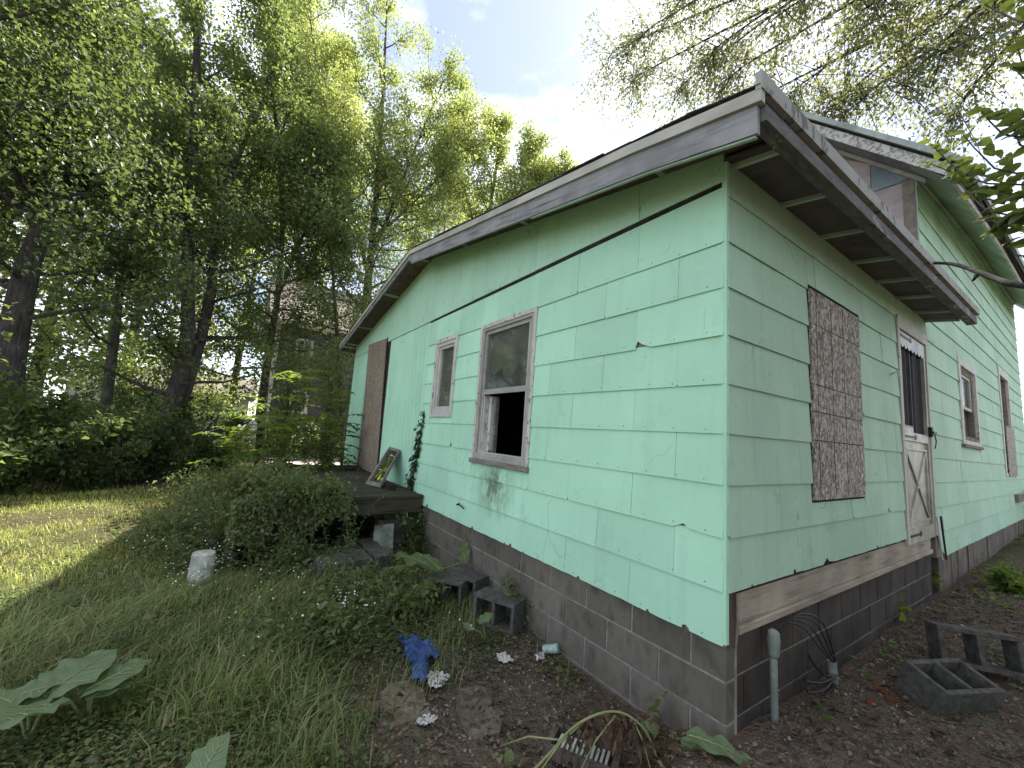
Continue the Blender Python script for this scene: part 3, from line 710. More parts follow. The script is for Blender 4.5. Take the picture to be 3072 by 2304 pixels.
# ---- windows, door and boards
def mpt(face):
    return (lambda u0, u1, d0, d1, z0, z1: (u0, u1, -d1, -d0, z0, z1)) if face == 'A' else (lambda u0, u1, d0, d1, z0, z1: (d0, d1, u0, u1, z0, z1))
def ring(mb, fc, u0, u1, z0, z1, wd, d0, d1, wb_=None, wt=None):
    f = mpt(fc); wb_ = wd if wb_ is None else wb_; wt = wd if wt is None else wt
    mb.box(*f(u0, u0+wd, d0, d1, z0, z1)); mb.box(*f(u1-wd, u1, d0, d1, z0, z1))
    mb.box(*f(u0+wd, u1-wd, d0, d1, z1-wt, z1)); mb.box(*f(u0+wd, u1-wd, d0, d1, z0, z0+wb_)); return mb
def window(label=None):
    o = bpy.data.objects.new('window', None); COL.objects.link(o); o.parent = H; LOC[o.name] = LOC['house'].copy(); o.location = (0, 0, 0)
    if label: o['label'] = label
    return o
fa = mpt('A'); fb = mpt('B')
# big sash window, lower half open
Wn = window('big sash window with its lower half open onto the dark room')
ring(MB(), 'A', -2.812, -1.768, .915, 2.408, .042, -.03, .024).build('casing', M['white_peel'], Wn)
ring(MB(), 'A', -2.772, -1.808, .945, 2.372, .038, -.06, .014).build('frame', M['alu'], Wn)
ring(MB(), 'A', -2.735, -1.90, .97, 2.335, .020, -.09, -.012).build('inner_stop', M['white_frame'], Wn)
MB().box(*fa(-1.898, -1.848, -.08, -.004, .984, 2.333)).build('jamb', M['alu'], Wn)
ring(MB(), 'A', -2.738, -1.858, 1.615, 2.33, .03, -.045, -.010, .055, .035).build('upper_sash', M['alu'], Wn)
MB().box(*fa(-2.71, -1.886, -.03, -.026, 1.668, 2.297)).build('pane', M['glass'], Wn)
# blind with a ragged lower edge behind the glass
u = np.linspace(-2.70, -1.89, 15); low = [1.86+.03*math.sin(i*1.9)+random.uniform(-.03, .03) for i in range(15)]
MB().prism([(a, .075, 2.33) for a in u]+[(a, .075, l) for a, l in zip(u[::-1], low)], (0, .004, 0)).build('blind', M['roller'], Wn)
MB().box(*fa(-2.735, -2.70, -.10, -.03, .97, 1.61)).build('old_stop', M['white_peel'], Wn)
MB().box(*fa(-2.69, -2.64, -.15, -.085, .975, 1.60)).build('old_stop', M['white_peel'], Wn)
MB().box(*fa(-2.63, -2.60, -.16, -.12, .98, 1.60)).build('old_stop', M['sill_wood'], Wn)
MB().box(*fa(-2.77, -1.81, -.06, .03, .918, .958)).build('lower_rail', M['alu'], Wn)
MB().box(*fa(-2.83, -1.755, -.01, .046, .868, .914)).build('sill', M['sill_wood'], Wn, bevel=.004)
# narrow window
Wn = window('narrow closed window with a blind behind dusty glass')
ring(MB(), 'A', -4.09, -3.41, 1.362, 2.43, .05, -.02, .022).build('casing', M['white_peel'], Wn)
ring(MB(), 'A', -4.038, -3.462, 1.415, 2.375, .045, -.05, .012).build('frame', M['white_frame'], Wn)
ring(MB(), 'A', -3.99, -3.51, 1.463, 2.33, .04, -.055, -.006).build('sash', M['ncasing'], Wn)
MB().box(*fa(-3.95, -3.55, -.04, -.036, 1.50, 2.295)).build('pane', M['glass'], Wn)
MB().box(*fa(-3.96, -3.54, -.085, -.08, 1.49, 2.3)).build('blind', M['osb'], Wn)
# chip board over the back door (gable wall)
o = MB().prism([(-7.42, -.016, .335), (-6.20, -.016, .335), (-6.44, -.016, 2.845), (-7.68, -.016, 2.905)], (0, -.020, 0)).build('door_board', M['osb_tan'], H); o['label'] = 'tall tan chipboard sheet over the back doorway'
MB().prism([(-6.20, -.014, .335), (-6.155, -.014, .335), (-6.40, -.014, 2.87), (-6.44, -.014, 2.845)], (0, -.012, 0)).build('door_gap', M['dark_wood'], H)
# chip board window of the long wall: five sheets with sawn gaps
zc = [(.885, 1.296), (1.302, 1.500), (1.506, 1.697), (1.703, 2.143), (2.149, 2.405)]
bd = bpy.data.objects.new('boarded_window', None); COL.objects.link(bd); bd.parent = H; LOC[bd.name] = LOC['house'].copy(); bd.location = (0, 0, 0)
MB().box(*fb(1.105, 2.16, -.003, .006, .868, 2.432)).build('backing', M['dark_wood'], bd)
for p, q in zc:
    MB().box(*fb(1.122, 2.13+.012*math.sin(p*9), .009, .026, p, q)).build('chipboard_panel', M['osb'], bd)
for yy in (1.21, 1.49, 1.74):
    MB().box(*fb(yy, yy+.005, .0262, .0275, .9, 2.39)).build('score_line', M['dark_wood'], bd)
# door
Dn = bpy.data.objects.new('door', None); COL.objects.link(Dn); Dn.parent = H; LOC[Dn.name] = LOC['house'].copy(); Dn.location = (0, 0, 0)
Dn['label'] = 'cream storm door with torn black screen and cross panel'
mb = MB(); mb.box(*fb(3.30, 3.372, -.02, .026, .385, 2.64)); mb.box(*fb(4.42, 4.478, -.02, .026, .39, 2.68)); mb.build('casing', M['white_frame'], Dn)
MB().box(*fb(3.295, 4.482, -.02, .030, 2.575, 2.70)).build('head_board', M['white_peel'], Dn)
ring(MB(), 'B', 3.376, 4.416, .378, 2.562, .062, -.03, .014, .14, .10).build('frame', M['door_metal'], Dn)
MB().box(*fb(3.44, 4.352, -.028, .012, 1.41, 1.50)).build('mid_rail', M['door_metal'], Dn)
mb = MB(); nn = 26
V = [(-.025+.016*math.sin(i*1.1)+.006*math.sin(i*2.7), 3.44+.912*i/nn, z) for z in (1.50, 2.46) for i in range(nn+1)]
mb.v = V; mb.f = [(i, i+1, nn+2+i, nn+1+i) for i in range(nn)]; mb.build('torn_screen', M['screen'], Dn)
# scalloped trim of the screen
def scallop(z, sgn, name, span=(3.438, 4.354)):
    pts = []
    n = 7
    for i in range(n):
        a = span[0]+(span[1]-span[0])*i/n; b = span[0]+(span[1]-span[0])*(i+1)/n
        for k in range(5):
            t = k/5; pts.append((.008, a+(b-a)*t, z+sgn*(.035+.035*math.sin(math.pi*t))))
    pts.append((.008, span[1], z+sgn*.035)); pts += [(.008, span[1], z), (.008, span[0], z)]
    MB().prism(pts, (.006, 0, 0)).build(name, M['door_metal'], Dn)
scallop(2.463, -1, 'scalloped_valance')
scallop(1.50, 1, 'scalloped_valance', (3.438, 3.75))
MB().box(*fb(3.44, 4.352, -.022, -.012, .518, 1.41)).build('lower_panel', M['door_metal'], Dn)
mb = MB()
def bar(p, q, wd=.024):
    p = np.array(p); q = np.array(q); d = unit(q-p); n_ = np.array([-d[1], d[0]])*wd/2
    mb.prism([(-.012, *(p+n_)), (-.012, *(q+n_)), (-.012, *(q-n_)), (-.012, *(p-n_))], (.016, 0, 0))
bar((3.52, .60), (4.27, 1.30)); bar((3.52, 1.30), (4.27, .60), .022)
mb.build('cross_brace', M['door_metal'], Dn)
ring(MB(), 'B', 3.49, 4.30, .57, 1.335, .02, -.012, .006).build('panel_moulding', M['door_metal'], Dn)
for z_ in (1.452, 2.515, .455):
    mb = MB(); mb.box(*fb(3.44, 3.80, .0145, .020, z_-.011, z_+.011)); mb.prism([(.0145, 3.80, z_-.028), (.0145, 3.86, z_), (.0145, 3.80, z_+.028)], (.006, 0, 0)); mb.build('strap_hinge', M['black_iron'], Dn)
mb = MB(); mb.box(*fb(4.36, 4.41, .012, .05, 1.49, 1.60)); mb.box(*fb(4.38, 4.52, .045, .06, 1.525, 1.555)); mb.tube([(.055, 4.43, 1.53), (.06, 4.46, 1.44), (.05, 4.44, 1.36)], .006, 5); mb.build('handle', M['black_iron'], Dn)
MB().box(*fb(3.42, 4.40, -.10, -.095, .40, 2.55)).build('inner_leaf', M['dark_wood'], Dn)
# two windows of the main part
Wn = window('small double hung window with peeling frame right of the door')
ring(MB(), 'B', 6.24, 7.60, 1.49, 2.75, .13, -.02, .030, .06, .11).build('casing', M['white_peel'], Wn)
ring(MB(), 'B', 6.39, 7.45, 1.56, 2.62, .06, -.07, -.008).build('frame', M['sill_wood'], Wn)
ring(MB(), 'B', 6.45, 7.39, 2.03, 2.56, .04, -.05, -.02).build('upper_sash', M['white_frame'], Wn)
MB().box(*fb(6.49, 7.35, -.04, -.036, 2.07, 2.52)).build('pane', M['glass'], Wn)
MB().box(*fb(6.45, 7.39, -.10, -.095, 1.56, 2.56)).build('blind', M['interior'], Wn)
MB().box(*fb(6.46, 7.38, -.09, -.085, 1.62, 1.98)).build('inner_board', M['soffit_red'], Wn)
MB().box(*fb(6.20, 7.64, -.01, .05, 1.45, 1.492)).build('sill', M['sill_wood'], Wn)
Wn = window('tall far window with a chipboard piece over its lower half')
ring(MB(), 'B', 10.05, 11.40, 1.03, 3.19, .12, -.02, .030, .06, .16).build('casing', M['white_peel'], Wn)
MB().box(*fb(10.17, 11.28, -.05, -.045, 2.05, 3.03)).build('pane', M['glass'], Wn)
MB().box(*fb(10.17, 11.28, -.09, -.085, 1.05, 3.03)).build('blind', M['osb_tan'], Wn)
MB().box(*fb(10.30, 11.44, .031, .045, 1.04, 2.02)).build('chipboard_panel', M['osb'], Wn)
# junction box on the far wall and a loose dark strip by the step
MB().box(*fb(11.0, 11.9, .014, .07, .52, .67)).build('junction_box', M['sill_wood'], H)
for k, (y_, t_) in enumerate(((4.52, .05), (4.60, .09))):
    MB().prism([(.03+.02*k, y_, .12), (.03+.02*k, y_+.03, .12), (.02+.02*k, y_-.06, .60), (.02+.02*k, y_-.09, .60)], (.014, 0, 0)).build('loose_strip', M['dark_wood'] if k else M['white_frame'], H)
MB().tube([(.015, 3.02, 2.03), (.07, 3.03, 2.06), (.075, 3.05, 1.99)], .012, 6).build('cup_hook', M['mint_shaded'], H)
MB().tube([(-3.02, -.012, .385), (-3.02, -.05, .37), (-2.93, -.055, .385), (-2.84, -.05, .36)], .007, 6).build('hose_bib', M['dark_wood'], H)

# ------------------------------------------------------------------ deck by the back door
DK = thing('deck', 'low mossy wooden deck against the mint wall below the boarded doorway', 'deck', (-5.7, -1.0, -.41))
x = -4.02
for i in range(23):
    x2 = x-.142; y0 = -2.05+random.uniform(-.06, .1); dz = random.uniform(-.006, .006); sk = random.uniform(-.008, .008)
    MB().hexa([(x2+.005, y0, .285+dz), (x-.004, y0, .285+dz), (x-.004+sk, -.03, .285-dz), (x2+.005+sk, -.03, .285-dz), (x2+.005, y0, .318+dz), (x-.004, y0, .318+dz), (x-.004+sk, -.03, .318-dz), (x2+.005+sk, -.03, .318-dz)]).build('deck_plank', M['deck'], DK)
    x = x2
MB().box(-4.075, -4.03, -2.0, -.04, .10, .280).build('rim_board', M['deck'], DK)
MB().box(-7.30, -7.25, -2.0, -.04, .10, .28).build('rim_board', M['deck'], DK)
MB().box(-7.25, -4.08, -2.03, -1.99, .10, .28).build('rim_board', M['deck'], DK)
for x_ in (-4.6, -5.4, -6.2): MB().box(x_-.02, x_+.02, -1.98, -.05, .08, .28).build('joist', M['deck'], DK)
for x_ in (-4.45, -5.7, -7.2): MB().box(x_-.05, x_+.05, -1.75, -1.65, -.5, .10).build('post', M['deck'], DK)
MB().box(-7.34, -7.05, -1.7, -.08, .322, .385).build('raised_sill', M['deck'], DK)
# loose plank on the deck
pl = thing('loose_plank', 'yellowish loose plank lying askew on the mossy deck', 'plank', (-6.2, -1.2, .32))
a = pG(648, 1020, .40); b = pG(588, 1034, .335)
MB().hexa([(a[0]-.06, a[1]+.02, .335), (a[0]+.06, a[1]-.02, .335), (b[0]+.06, b[1]-.02, .322), (b[0]-.06, b[1]+.02, .322), (a[0]-.06, a[1]+.02, .365), (a[0]+.06, a[1]-.02, .365), (b[0]+.06, b[1]-.02, .35), (b[0]-.06, b[1]+.02, .35)]).build('board', M['yellow_plank'], pl)
# stack of blocks under the deck corner
st = thing('block_pier', 'pale concrete block pier under the deck corner beside the wall', 'pier', (-4.25, -.35, -.41))
MB().box(-4.42, -4.22, -.56, -.18, -.40, -.20).build('concrete_block', M['cblock'], st, bevel=.006)
MB().box(-4.40, -4.21, -.52, -.16, -.195, -.02).build('concrete_block', M['cblock'], st, bevel=.006)
MB().box(-4.38, -4.22, -.45, -.2, -.015, .08).build('wood_shim', M['deck'], st)
wb2 = MB().hexa([(-4.10, -.62, -.40), (-4.06, -.62, -.40), (-4.06, -.36, -.40), (-4.10, -.36, -.40), (-4.16, -.60, -.06), (-4.12, -.60, -.06), (-4.12, -.36, -.05), (-4.16, -.36, -.05)]).build('leaning_slab', M['bucket'])
tag(wb2, 'pale upright slab leaning on the block pier below the deck', 'slab')
# leaning window sash
SH = thing('window_sash', 'old wooden window sash with glass leaning on the wall on the deck', 'window sash', (-4.9, -.3, .32))
c0, c1, c2, c3 = [np.array(p) for p in ((-4.99, -.53, .33), (-4.63, -.43, .33), (-5.07, -.035, .835), (-5.60, -.035, .85))]
nrm = unit(np.cross(c1-c0, c3-c0)); nrm = nrm if nrm[1] < 0 else -nrm
def bil(u_, v_): return (c0*(1-u_)+c1*u_)*(1-v_)+(c3*(1-u_)+c2*u_)*v_
def quad_bar(u0, u1, v0, v1, th=.035):
    p = [bil(u0, v0), bil(u1, v0), bil(u1, v1), bil(u0, v1)]
    return MB().prism([q-nrm*th/2 for q in p], nrm*th)
for r in ((0, .10, 0, 1), (.90, 1, 0, 1), (.103, .897, .94, 1), (.103, .897, 0, .09)): quad_bar(*r).build('rail', M['sill_wood'], SH)
quad_bar(.102, .898, .092, .938, .005).build('pane', M['glass_mirror'], SH)
bx_ = MB().box(-4.58, -4.47, -.36, -.25, .32, .40).build('offcut', M['dark_wood']); tag(bx_, 'small black wood offcut on the deck beside the leaning sash', 'wood block')

# ------------------------------------------------------------------ loose concrete blocks
def hollow_block(label, cen, rz, tilt=(0, 0), size=(.40, .20, .20), upright=False, name='hollow_block', holes_axis='z', mat=None, group=None):
    """two-core block, cores along local z"""
    Lx, Ly, Lz = size; t = .032
    o = thing(name, label, 'concrete block', cen, group)
    o.rotation_euler = (tilt[0], tilt[1], rz)
    LOC[o.name] = Vector((0, 0, 0))
    mb = MB(); x0, x1, y0, y1, z0, z1 = -Lx/2, Lx/2, -Ly/2, Ly/2, -Lz/2, Lz/2
    ub = [x0, x0+t, -t/2, t/2, x1-t, x1]
    mb.box(x0, x1, y0, y0+t, z0, z1); mb.box(x0, x1, y1-t, y1, z0, z1)
    for a_, b_ in ((x0, x0+t), (-t/2, t/2), (x1-t, x1)): mb.box(a_, b_, y0+t-.001, y1-t+.001, z0+.0005, z1-.0005)
    mb.build('shell', mat or M['cblock'], o, bevel=.004)
    return o
zg = -.40
for (n_, lab, px, py, zc_, rz, tilt, sz) in (
    ('hollow_block', 'grey hollow block with an open core by the foundation, nearest of the three', 1078, 1318, -.29, .42, (math.pi/2, 0), (.41, .24, .2)),
    ('hollow_block', 'tan block half sunk in weeds with the dark block just behind', 968, 1272, -.31, .62, (math.pi/2, 0), (.38, .22, .2)),
    ('hollow_block', 'dark brown block against the foundation behind the tan one', 1006, 1263, -.29, .36, (math.pi/2, 0), (.40, .22, .2))):
    p = pG(px, py, zc_); hollow_block(lab, p, rz, tilt, sz)
# pair on the right side
p = pG(2048, 1490, -.20); hollow_block('dark hollow block tipped with both cores facing up by the long wall', (p[0], p[1], -.20), -.62+math.pi/2+.2, (.32, 0), (.44, .24, .22))
p = pG(2105, 1415, -.13); hollow_block('rightmost hollow block by the long wall, standing with cores seen through', (p[0], p[1], -.085), math.radians(38), (math.radians(80), 0), (.46, .25, .15))
# steps in the weeds below the deck
stp = thing('step_slab', 'two long mossy concrete step slabs in the weeds in front of the deck', 'step', (-3.8, -.9, -.41))
for (a, b, c_, d_) in (((668, 1195), (690, 1222), (805, 1205), (762, 1165)), ((767, 1164), (812, 1204), (842, 1198), (805, 1160))):
    q = [pG(*k_, -.24) for k_ in (a, b, c_, d_)]
    MB().prism([(v[0], v[1], -.40) for v in q], (0, 0, .16)).build('slab', M['cblock'], stp, bevel=.006)
# flat pavers in the dirt
for lab, pp in (('flat muddy paver sunk in the dirt left of its neighbour, below the blue cloth', [(842, 1478), (880, 1470), (915, 1490), (922, 1530), (936, 1548), (905, 1578), (862, 1588), (836, 1596), (818, 1570), (822, 1535), (812, 1508)]),
                ('flat muddy paver sunk in the dirt between the blue cloth and the block wall', [(990, 1492), (1018, 1476), (1044, 1484), (1062, 1515), (1088, 1542), (1080, 1584), (1042, 1594), (1018, 1602), (1000, 1570), (984, 1535)])):
    q = [pG(*k_, -.395) for k_ in pp]; zz = sum(float(ground_z(v[0], v[1])) for v in q)/len(q)+.004
    o = MB().prism([(v[0], v[1], zz-.05) for v in q], (0, 0, .054)).build('paver', M['slab']); tag(o, lab, 'paver', 'flat pavers in the dirt')

# ------------------------------------------------------------------ trees
def taper(pts, r0, r1, n=10):
    """smooth path through points with radii"""
    P = np.array([np.asarray(p, float) for p in pts]); k = len(P)
    t = np.linspace(0, k-1, n); out = []
    for x_ in t:
        i = min(int(x_), k-2); f_ = x_-i
        p0 = P[max(i-1, 0)]; p1 = P[i]; p2 = P[i+1]; p3 = P[min(i+2, k-1)]
        out.append(.5*((2*p1)+(-p0+p2)*f_+(2*p0-5*p1+4*p2-p3)*f_**2+(-p0+3*p1-3*p2+p3)*f_**3))
    r = r0+(r1-r0)*np.linspace(0, 1, n)**.8
    return np.array(out), r
def tree(name, label, stems, limbs, leaf, mats, group=None, seed=0, cat='tree', hang=.25, sides=8, prof=None):
    """stems: (points, r0, r1); limbs: n, t0, length, elev, subs; leaf: per_sub, sigma, L, W"""
    rg = np.random.default_rng(seed)
    base = np.array(stems[0][0][0], float)
    root = thing(name, label, cat, base, group)
    tb = MB(); bb = MB(); C, O = [], []
    for pts, r0, r1 in stems:
        P, r = taper(pts, r0, r1, 14); tb.tube(P, r, sides)
        nl = limbs['n']; hgt = np.linalg.norm(P[-1]-P[0])
        ga = rg.uniform(0, 6.28)
        for i in range(nl):
            t = limbs['t0']+(1-limbs['t0'])*(i+rg.uniform(0, .8))/nl
            x_ = t*(len(P)-1); k = min(int(x_), len(P)-2); p = P[k]+(P[k+1]-P[k])*(x_-k); rr = r[k]
            ga += 2.4+rg.uniform(-.5, .5)
            el = limbs['el'][0]+(limbs['el'][1]-limbs['el'][0])*t+rg.uniform(-.15, .15)
            u_ = (t-limbs['t0'])/(1-limbs['t0'])
            pf = prof(u_) if prof else (1-.75*u_)
            ln = limbs['len']*pf*rg.uniform(.7, 1.15)
            d = np.array([math.cos(ga)*math.cos(el), math.sin(ga)*math.cos(el), math.sin(el)])
            q = [p]; dd = d.copy()
            for s in range(4):
                dd = unit(dd+rg.normal(0, .13, 3)+np.array([0, 0, limbs.get('curve', .08)])); q.append(q[-1]+dd*ln/4)
            q = np.array(q); rl = np.linspace(min(rr*.55, .02+ln*.012), .006, 5); bb.tube(q, rl, 5, False)
            for s in range(limbs['subs']):
                tt = rg.uniform(.25, 1.0)*4; k2 = min(int(tt), 3); pp = q[k2]+(q[k2+1]-q[k2])*(tt-k2)
                sd_ = unit(dd*.6+rg.normal(0, .6, 3)+np.array([0, 0, .1])); sl = ln*limbs.get('sub', .32)*rg.uniform(.6, 1.2)+.15
                e = pp+sd_*sl; bb.tube([pp, (pp+e)/2+rg.normal(0, .02, 3), e], [.010, .007, .003], 3, False)
                m_ = max(3, int(leaf['n']*rg.uniform(.6, 1.3)))
                tl = rg.uniform(.1, 1.08, m_)[:, None]
                C.append(pp+(e-pp)*tl+rg.normal(0, leaf['sig'], (m_, 3))); O.append(np.repeat(sd_[None], m_, 0))
    P = np.concatenate(C); O = np.concatenate(O); n = len(P)
    D = O*.5+rg.normal(0, .6, (n, 3))+np.array([0, 0, -hang]); Nn = np.array([0, 0, 1.0])+rg.normal(0, .55, (n, 3))
    sz = rg.uniform(.65, 1.25, n)
    V, F = leaf_arrays(P, D, Nn, leaf['L']*sz, leaf['W']*sz, .18, .12)
    tb.build('trunk', mats[1], root, smooth=True); bb.build('branches', mats[1], root)
    link_mesh('crown', np_mesh('crown', V, F), mats[0], root)
    return root
GT = 'trees along the back of the yard'
B_ = M['bark']
def pts(pxs, d): return [pR(x_, y_, d if not hasattr(d, '__len__') else d[i]) for i, (x_, y_) in enumerate(pxs)]
def grounded(P): P = [np.array(p) for p in P]; P[0][2] = float(ground_z(P[0][0], P[0][1]))-.05; return P
tree('maple_tree', 'dark trunked maple at the far left edge, its trunk leaning right', [(grounded(pts([(10, 1000), (20, 793), (57, 586), (93, 483), (117, 367), (140, 233), (165, 60), (180, -140)], 12.5)), .26, .05), (pts([(85, 500), (60, 420), (15, 340), (-60, 250)], 12.5), .10, .03)],
     dict(n=32, t0=.18, len=3.4, el=(.05, .7), subs=9), dict(n=66, sig=.15, L=.105, W=.066), (M['leaf_dark'], B_), GT, 1)
tree('maple_tree', 'tall straight two stemmed maple in the middle of the tree line', [(grounded(pts([(330, 1010), (370, 880), (405, 740), (406, 560), (416, 400), (421, 233), (428, 40), (436, -200)], 13.6)), .24, .06), (pts([(340, 985), (400, 850), (455, 640), (463, 533), (480, 416), (516, 333), (567, 217), (610, 60)], 13.9), .17, .04)],
     dict(n=32, t0=.16, len=3.1, el=(.1, .9), subs=9), dict(n=64, sig=.15, L=.105, W=.066), (M['leaf_mid'], B_), GT, 2)
tree('maple_tree', 'slim leafy maple with low dead twigs between the two big trunks', [(grounded(pts([(215, 1000), (250, 700), (265, 560), (300, 430), (330, 300), (345, 100)], 14.5)), .13, .03)],
     dict(n=28, t0=.12, len=2.7, el=(.0, .8), subs=8), dict(n=52, sig=.15, L=.10, W=.064), (M['leaf_mid'], M['bark_pale']), GT, 3)
tree('ash_tree', 'tall pale yellow green tree rising behind the house, pointed at the top', [(grounded(pts([(785, 1000), (792, 660), (800, 560), (812, 430), (822, 300), (830, 150), (836, -10)], 16.5)), .22, .03), (pts([(800, 560), (850, 440), (905, 300), (960, 170)], 16.5), .09, .02), (pts([(797, 600), (765, 470), (725, 330), (690, 170), (670, 40)], 16.8), .10, .02), (pts([(805, 520), (880, 450), (950, 380), (1000, 300)], 16.3), .07, .02)],
     dict(n=24, t0=.12, len=3.1, el=(.15, .8), subs=9, curve=.07), dict(n=66, sig=.17, L=.115, W=.066), (M['leaf_yel'], B_), GT, 4, prof=lambda u: 1.0-.52*u)
tree('ash_tree', 'lower bright leafed tree showing above the left slope of the mint roof', [(grounded(pts([(1010, 1000), (1040, 600), (1060, 440), (1075, 340), (1075, 262)], 18.5)), .16, .03), (pts([(1050, 560), (1120, 460), (1150, 390), (1140, 310)], 18.5), .08, .02), (pts([(1060, 560), (1140, 470), (1190, 420), (1225, 375)], 18.5), .08, .02), (pts([(1040, 540), (1010, 430), (985, 330), (990, 250)], 18.8), .08, .02)],
     dict(n=22, t0=.15, len=2.4, el=(.1, .8), subs=8), dict(n=60, sig=.17, L=.125, W=.078), (M['leaf_yel'], B_), GT, 5)
tree('maple_tree', 'leafy maple behind the neighbour house, left of the tall yellow green tree', [(grounded(pts([(640, 1000), (650, 640), (640, 480), (645, 320), (650, 170), (640, -40)], 25)), .24, .05), (pts([(650, 640), (700, 480), (720, 300), (735, 120)], 25), .14, .04)],
     dict(n=34, t0=.3, len=4.2, el=(.1, .8), subs=9), dict(n=70, sig=.30, L=.155, W=.10), (M['leaf_yel'], B_), GT, 6)
tree('maple_tree', 'leafy maple with low boughs in front of the neighbour house roof', [(grounded(pts([(560, 1000), (575, 800), (600, 640), (610, 480), (600, 300), (575, 100), (560, -60)], 15.2)), .14, .03), (pts([(600, 640), (650, 520), (690, 420), (700, 300)], 15.2), .07, .02)],
     dict(n=34, t0=.2, len=2.7, el=(-.1, .7), subs=9), dict(n=78, sig=.2, L=.105, W=.066), (M['leaf_mid'], B_), GT, 8)
tree('maple_tree', 'thin dark maple close to the left end of the mint house', [(grounded(pts([(745, 1000), (735, 820), (725, 680), (715, 560), (690, 420), (680, 280)], 14.0)), .09, .02)],
     dict(n=34, t0=.18, len=2.3, el=(-.25, .7), subs=9), dict(n=66, sig=.16, L=.10, W=.06), (M['leaf_mid'], B_), GT, 9)
tree('maple_tree', 'dark leaved maple reaching in over the upper left corner', [(grounded([np.array((-8.6, -7.4, -.4)), np.array((-8.7, -7.3, 2.8)), np.array((-9.1, -6.8, 6.5)), np.array((-9.7, -6.2, 11.0))]), .22, .05)],
     dict(n=24, t0=.5, len=3.6, el=(.0, .7), subs=8), dict(n=62, sig=.15, L=.085, W=.054), (M['leaf_dark'], B_), GT, 7)
for i, (px, d, hh, lab) in enumerate(((40, 27, 16, 'sunlit pale tree far behind the leaning maple'), (235, 30, 17, 'sunlit round tree far behind, left of the middle trunks'), (480, 34, 19, 'pale far tree left of the neighbour house'), (900, 32, 18, 'far tree behind the neighbour house and mint gable'), (-120, 24, 16, 'far tree cut by the left frame edge'))):
    p = pR(px, 990, d); p[2] = -.45
    tree('maple_tree', lab, [([p, p+[.2, .1, hh*.4], p+[-.2, .3, hh*.75], p+[0, 0, hh]], .3, .05)], dict(n=32, t0=.10, len=hh*.38, el=(.05, .8), subs=9), dict(n=60, sig=.5, L=.24, W=.16), (M['leaf_yel'], B_), 'sunlit trees beyond the yard', 20+i, prof=lambda u: .45+.8*math.sin(math.pi*min(u*.85+.1, 1)))
# tree standing right of the frame: its boughs cross the upper right
RTB = np.array((3.6, 7.6, -.3))
def bough(rg_pts, r0): return ([np.array(p, float) for p in rg_pts], r0, .012)
bl = [((1540, 130), 7.8), ((1390, 80), 7.6), ((1660, 110), 7.6), ((1790, 140), 7.8), ((1470, 20), 7.2), ((1880, 160), 8.0), ((1440, 130), 7.8), ((1620, 50), 7.2), ((1720, 170), 7.9), ((1960, 140), 8.0), ((2040, 90), 7.6), ((2130, 20), 7.2), ((1560, -60), 6.8), ((1800, -40), 6.8), ((2000, -50), 6.6), ((2150, 130), 7.9), ((1930, 20), 7.2)]
shade_boughs = [(2.6, 0.0, 5.0), (3.2, 1.5, 3.4), (3.4, 4.2, 3.0), (4.4, 2.8, 2.6), (5.4, 0.4, 3.2), (6.4, 3.6, 3.4), (3.5, 1.0, 6.5), (5.2, 2.6, 5.5), (5.0, 5.0, 5.0), (4.2, 0.2, 4.6), (6.0, 0.5, 6.2), (2.6, 3.4, 7.6), (3.6, 3.0, 4.2), (4.6, -1.6, 5.6)]  # unseen boughs added right of the frame to shade the long wall and ground
def elm():
    rg = np.random.default_rng(33)
    root = thing('elm_tree', 'overhanging elm with small backlit leaves crossing the bright sky at upper right', 'tree', RTB)
    tb = MB(); P, r = taper([RTB, RTB+[.1, -.1, 3], RTB+[-.2, -.4, 6], RTB+[-.7, -1.0, 9], RTB+[-1.2, -1.6, 12]], .3, .08, 12); tb.tube(P, r, 10); tb.build('trunk', M['bark'], root, smooth=True)
    bb = MB(); C, O = [], []
    for e in [pR(*px, d) for px, d in bl]+[np.array(v) for v in shade_boughs]:
        s = RTB+np.array([-.6, -.9, 8.3])+rg.normal(0, .25, 3)
        mid = (s+e)/2+np.array([0, 0, .7])+rg.normal(0, .15, 3); ex = e+unit(e-mid)*.7-np.array([0, 0, .15])
        Q, r = taper([s, mid, e, ex], .05, .005, 10); bb.tube(Q, r, 5, False)
        for j in range(40):
            x_ = rg.uniform(.36, 1.0)*9; k = min(int(x_), 8); p = Q[k]+(Q[k+1]-Q[k])*(x_-k)
            d_ = unit(unit(Q[k+1]-Q[k])*.5+rg.normal(0, .75, 3)+np.array([0, 0, -.28])); ln = rg.uniform(.35, 1.2)
            q1 = p+d_*ln*.5; q2 = p+d_*ln+np.array([0, 0, -.10*ln]); bb.tube([p, q1, q2], [.008, .005, .002], 3, False)
            m_ = int(rg.uniform(32, 66)); tl = rg.uniform(.15, 1.05, m_)[:, None]
            C.append(p+(q2-p)*tl+rg.normal(0, .085, (m_, 3))); O.append(np.repeat(d_[None], m_, 0))
    bb.build('branches', M['dead'], root)
    P = np.concatenate(C); O = np.concatenate(O); n = len(P)
    D = O*.5+rg.normal(0, .5, (n, 3))+np.array([0, 0, -.35]); Nn = np.array([0, 0, 1.0])+rg.normal(0, .5, (n, 3)); sz = rg.uniform(.7, 1.25, n)
    V, F = leaf_arrays(P, D, Nn, .064*sz, .033*sz, .15, .1); link_mesh('crown', np_mesh('crown', V, F), M['leaf_right'], root)
elm()
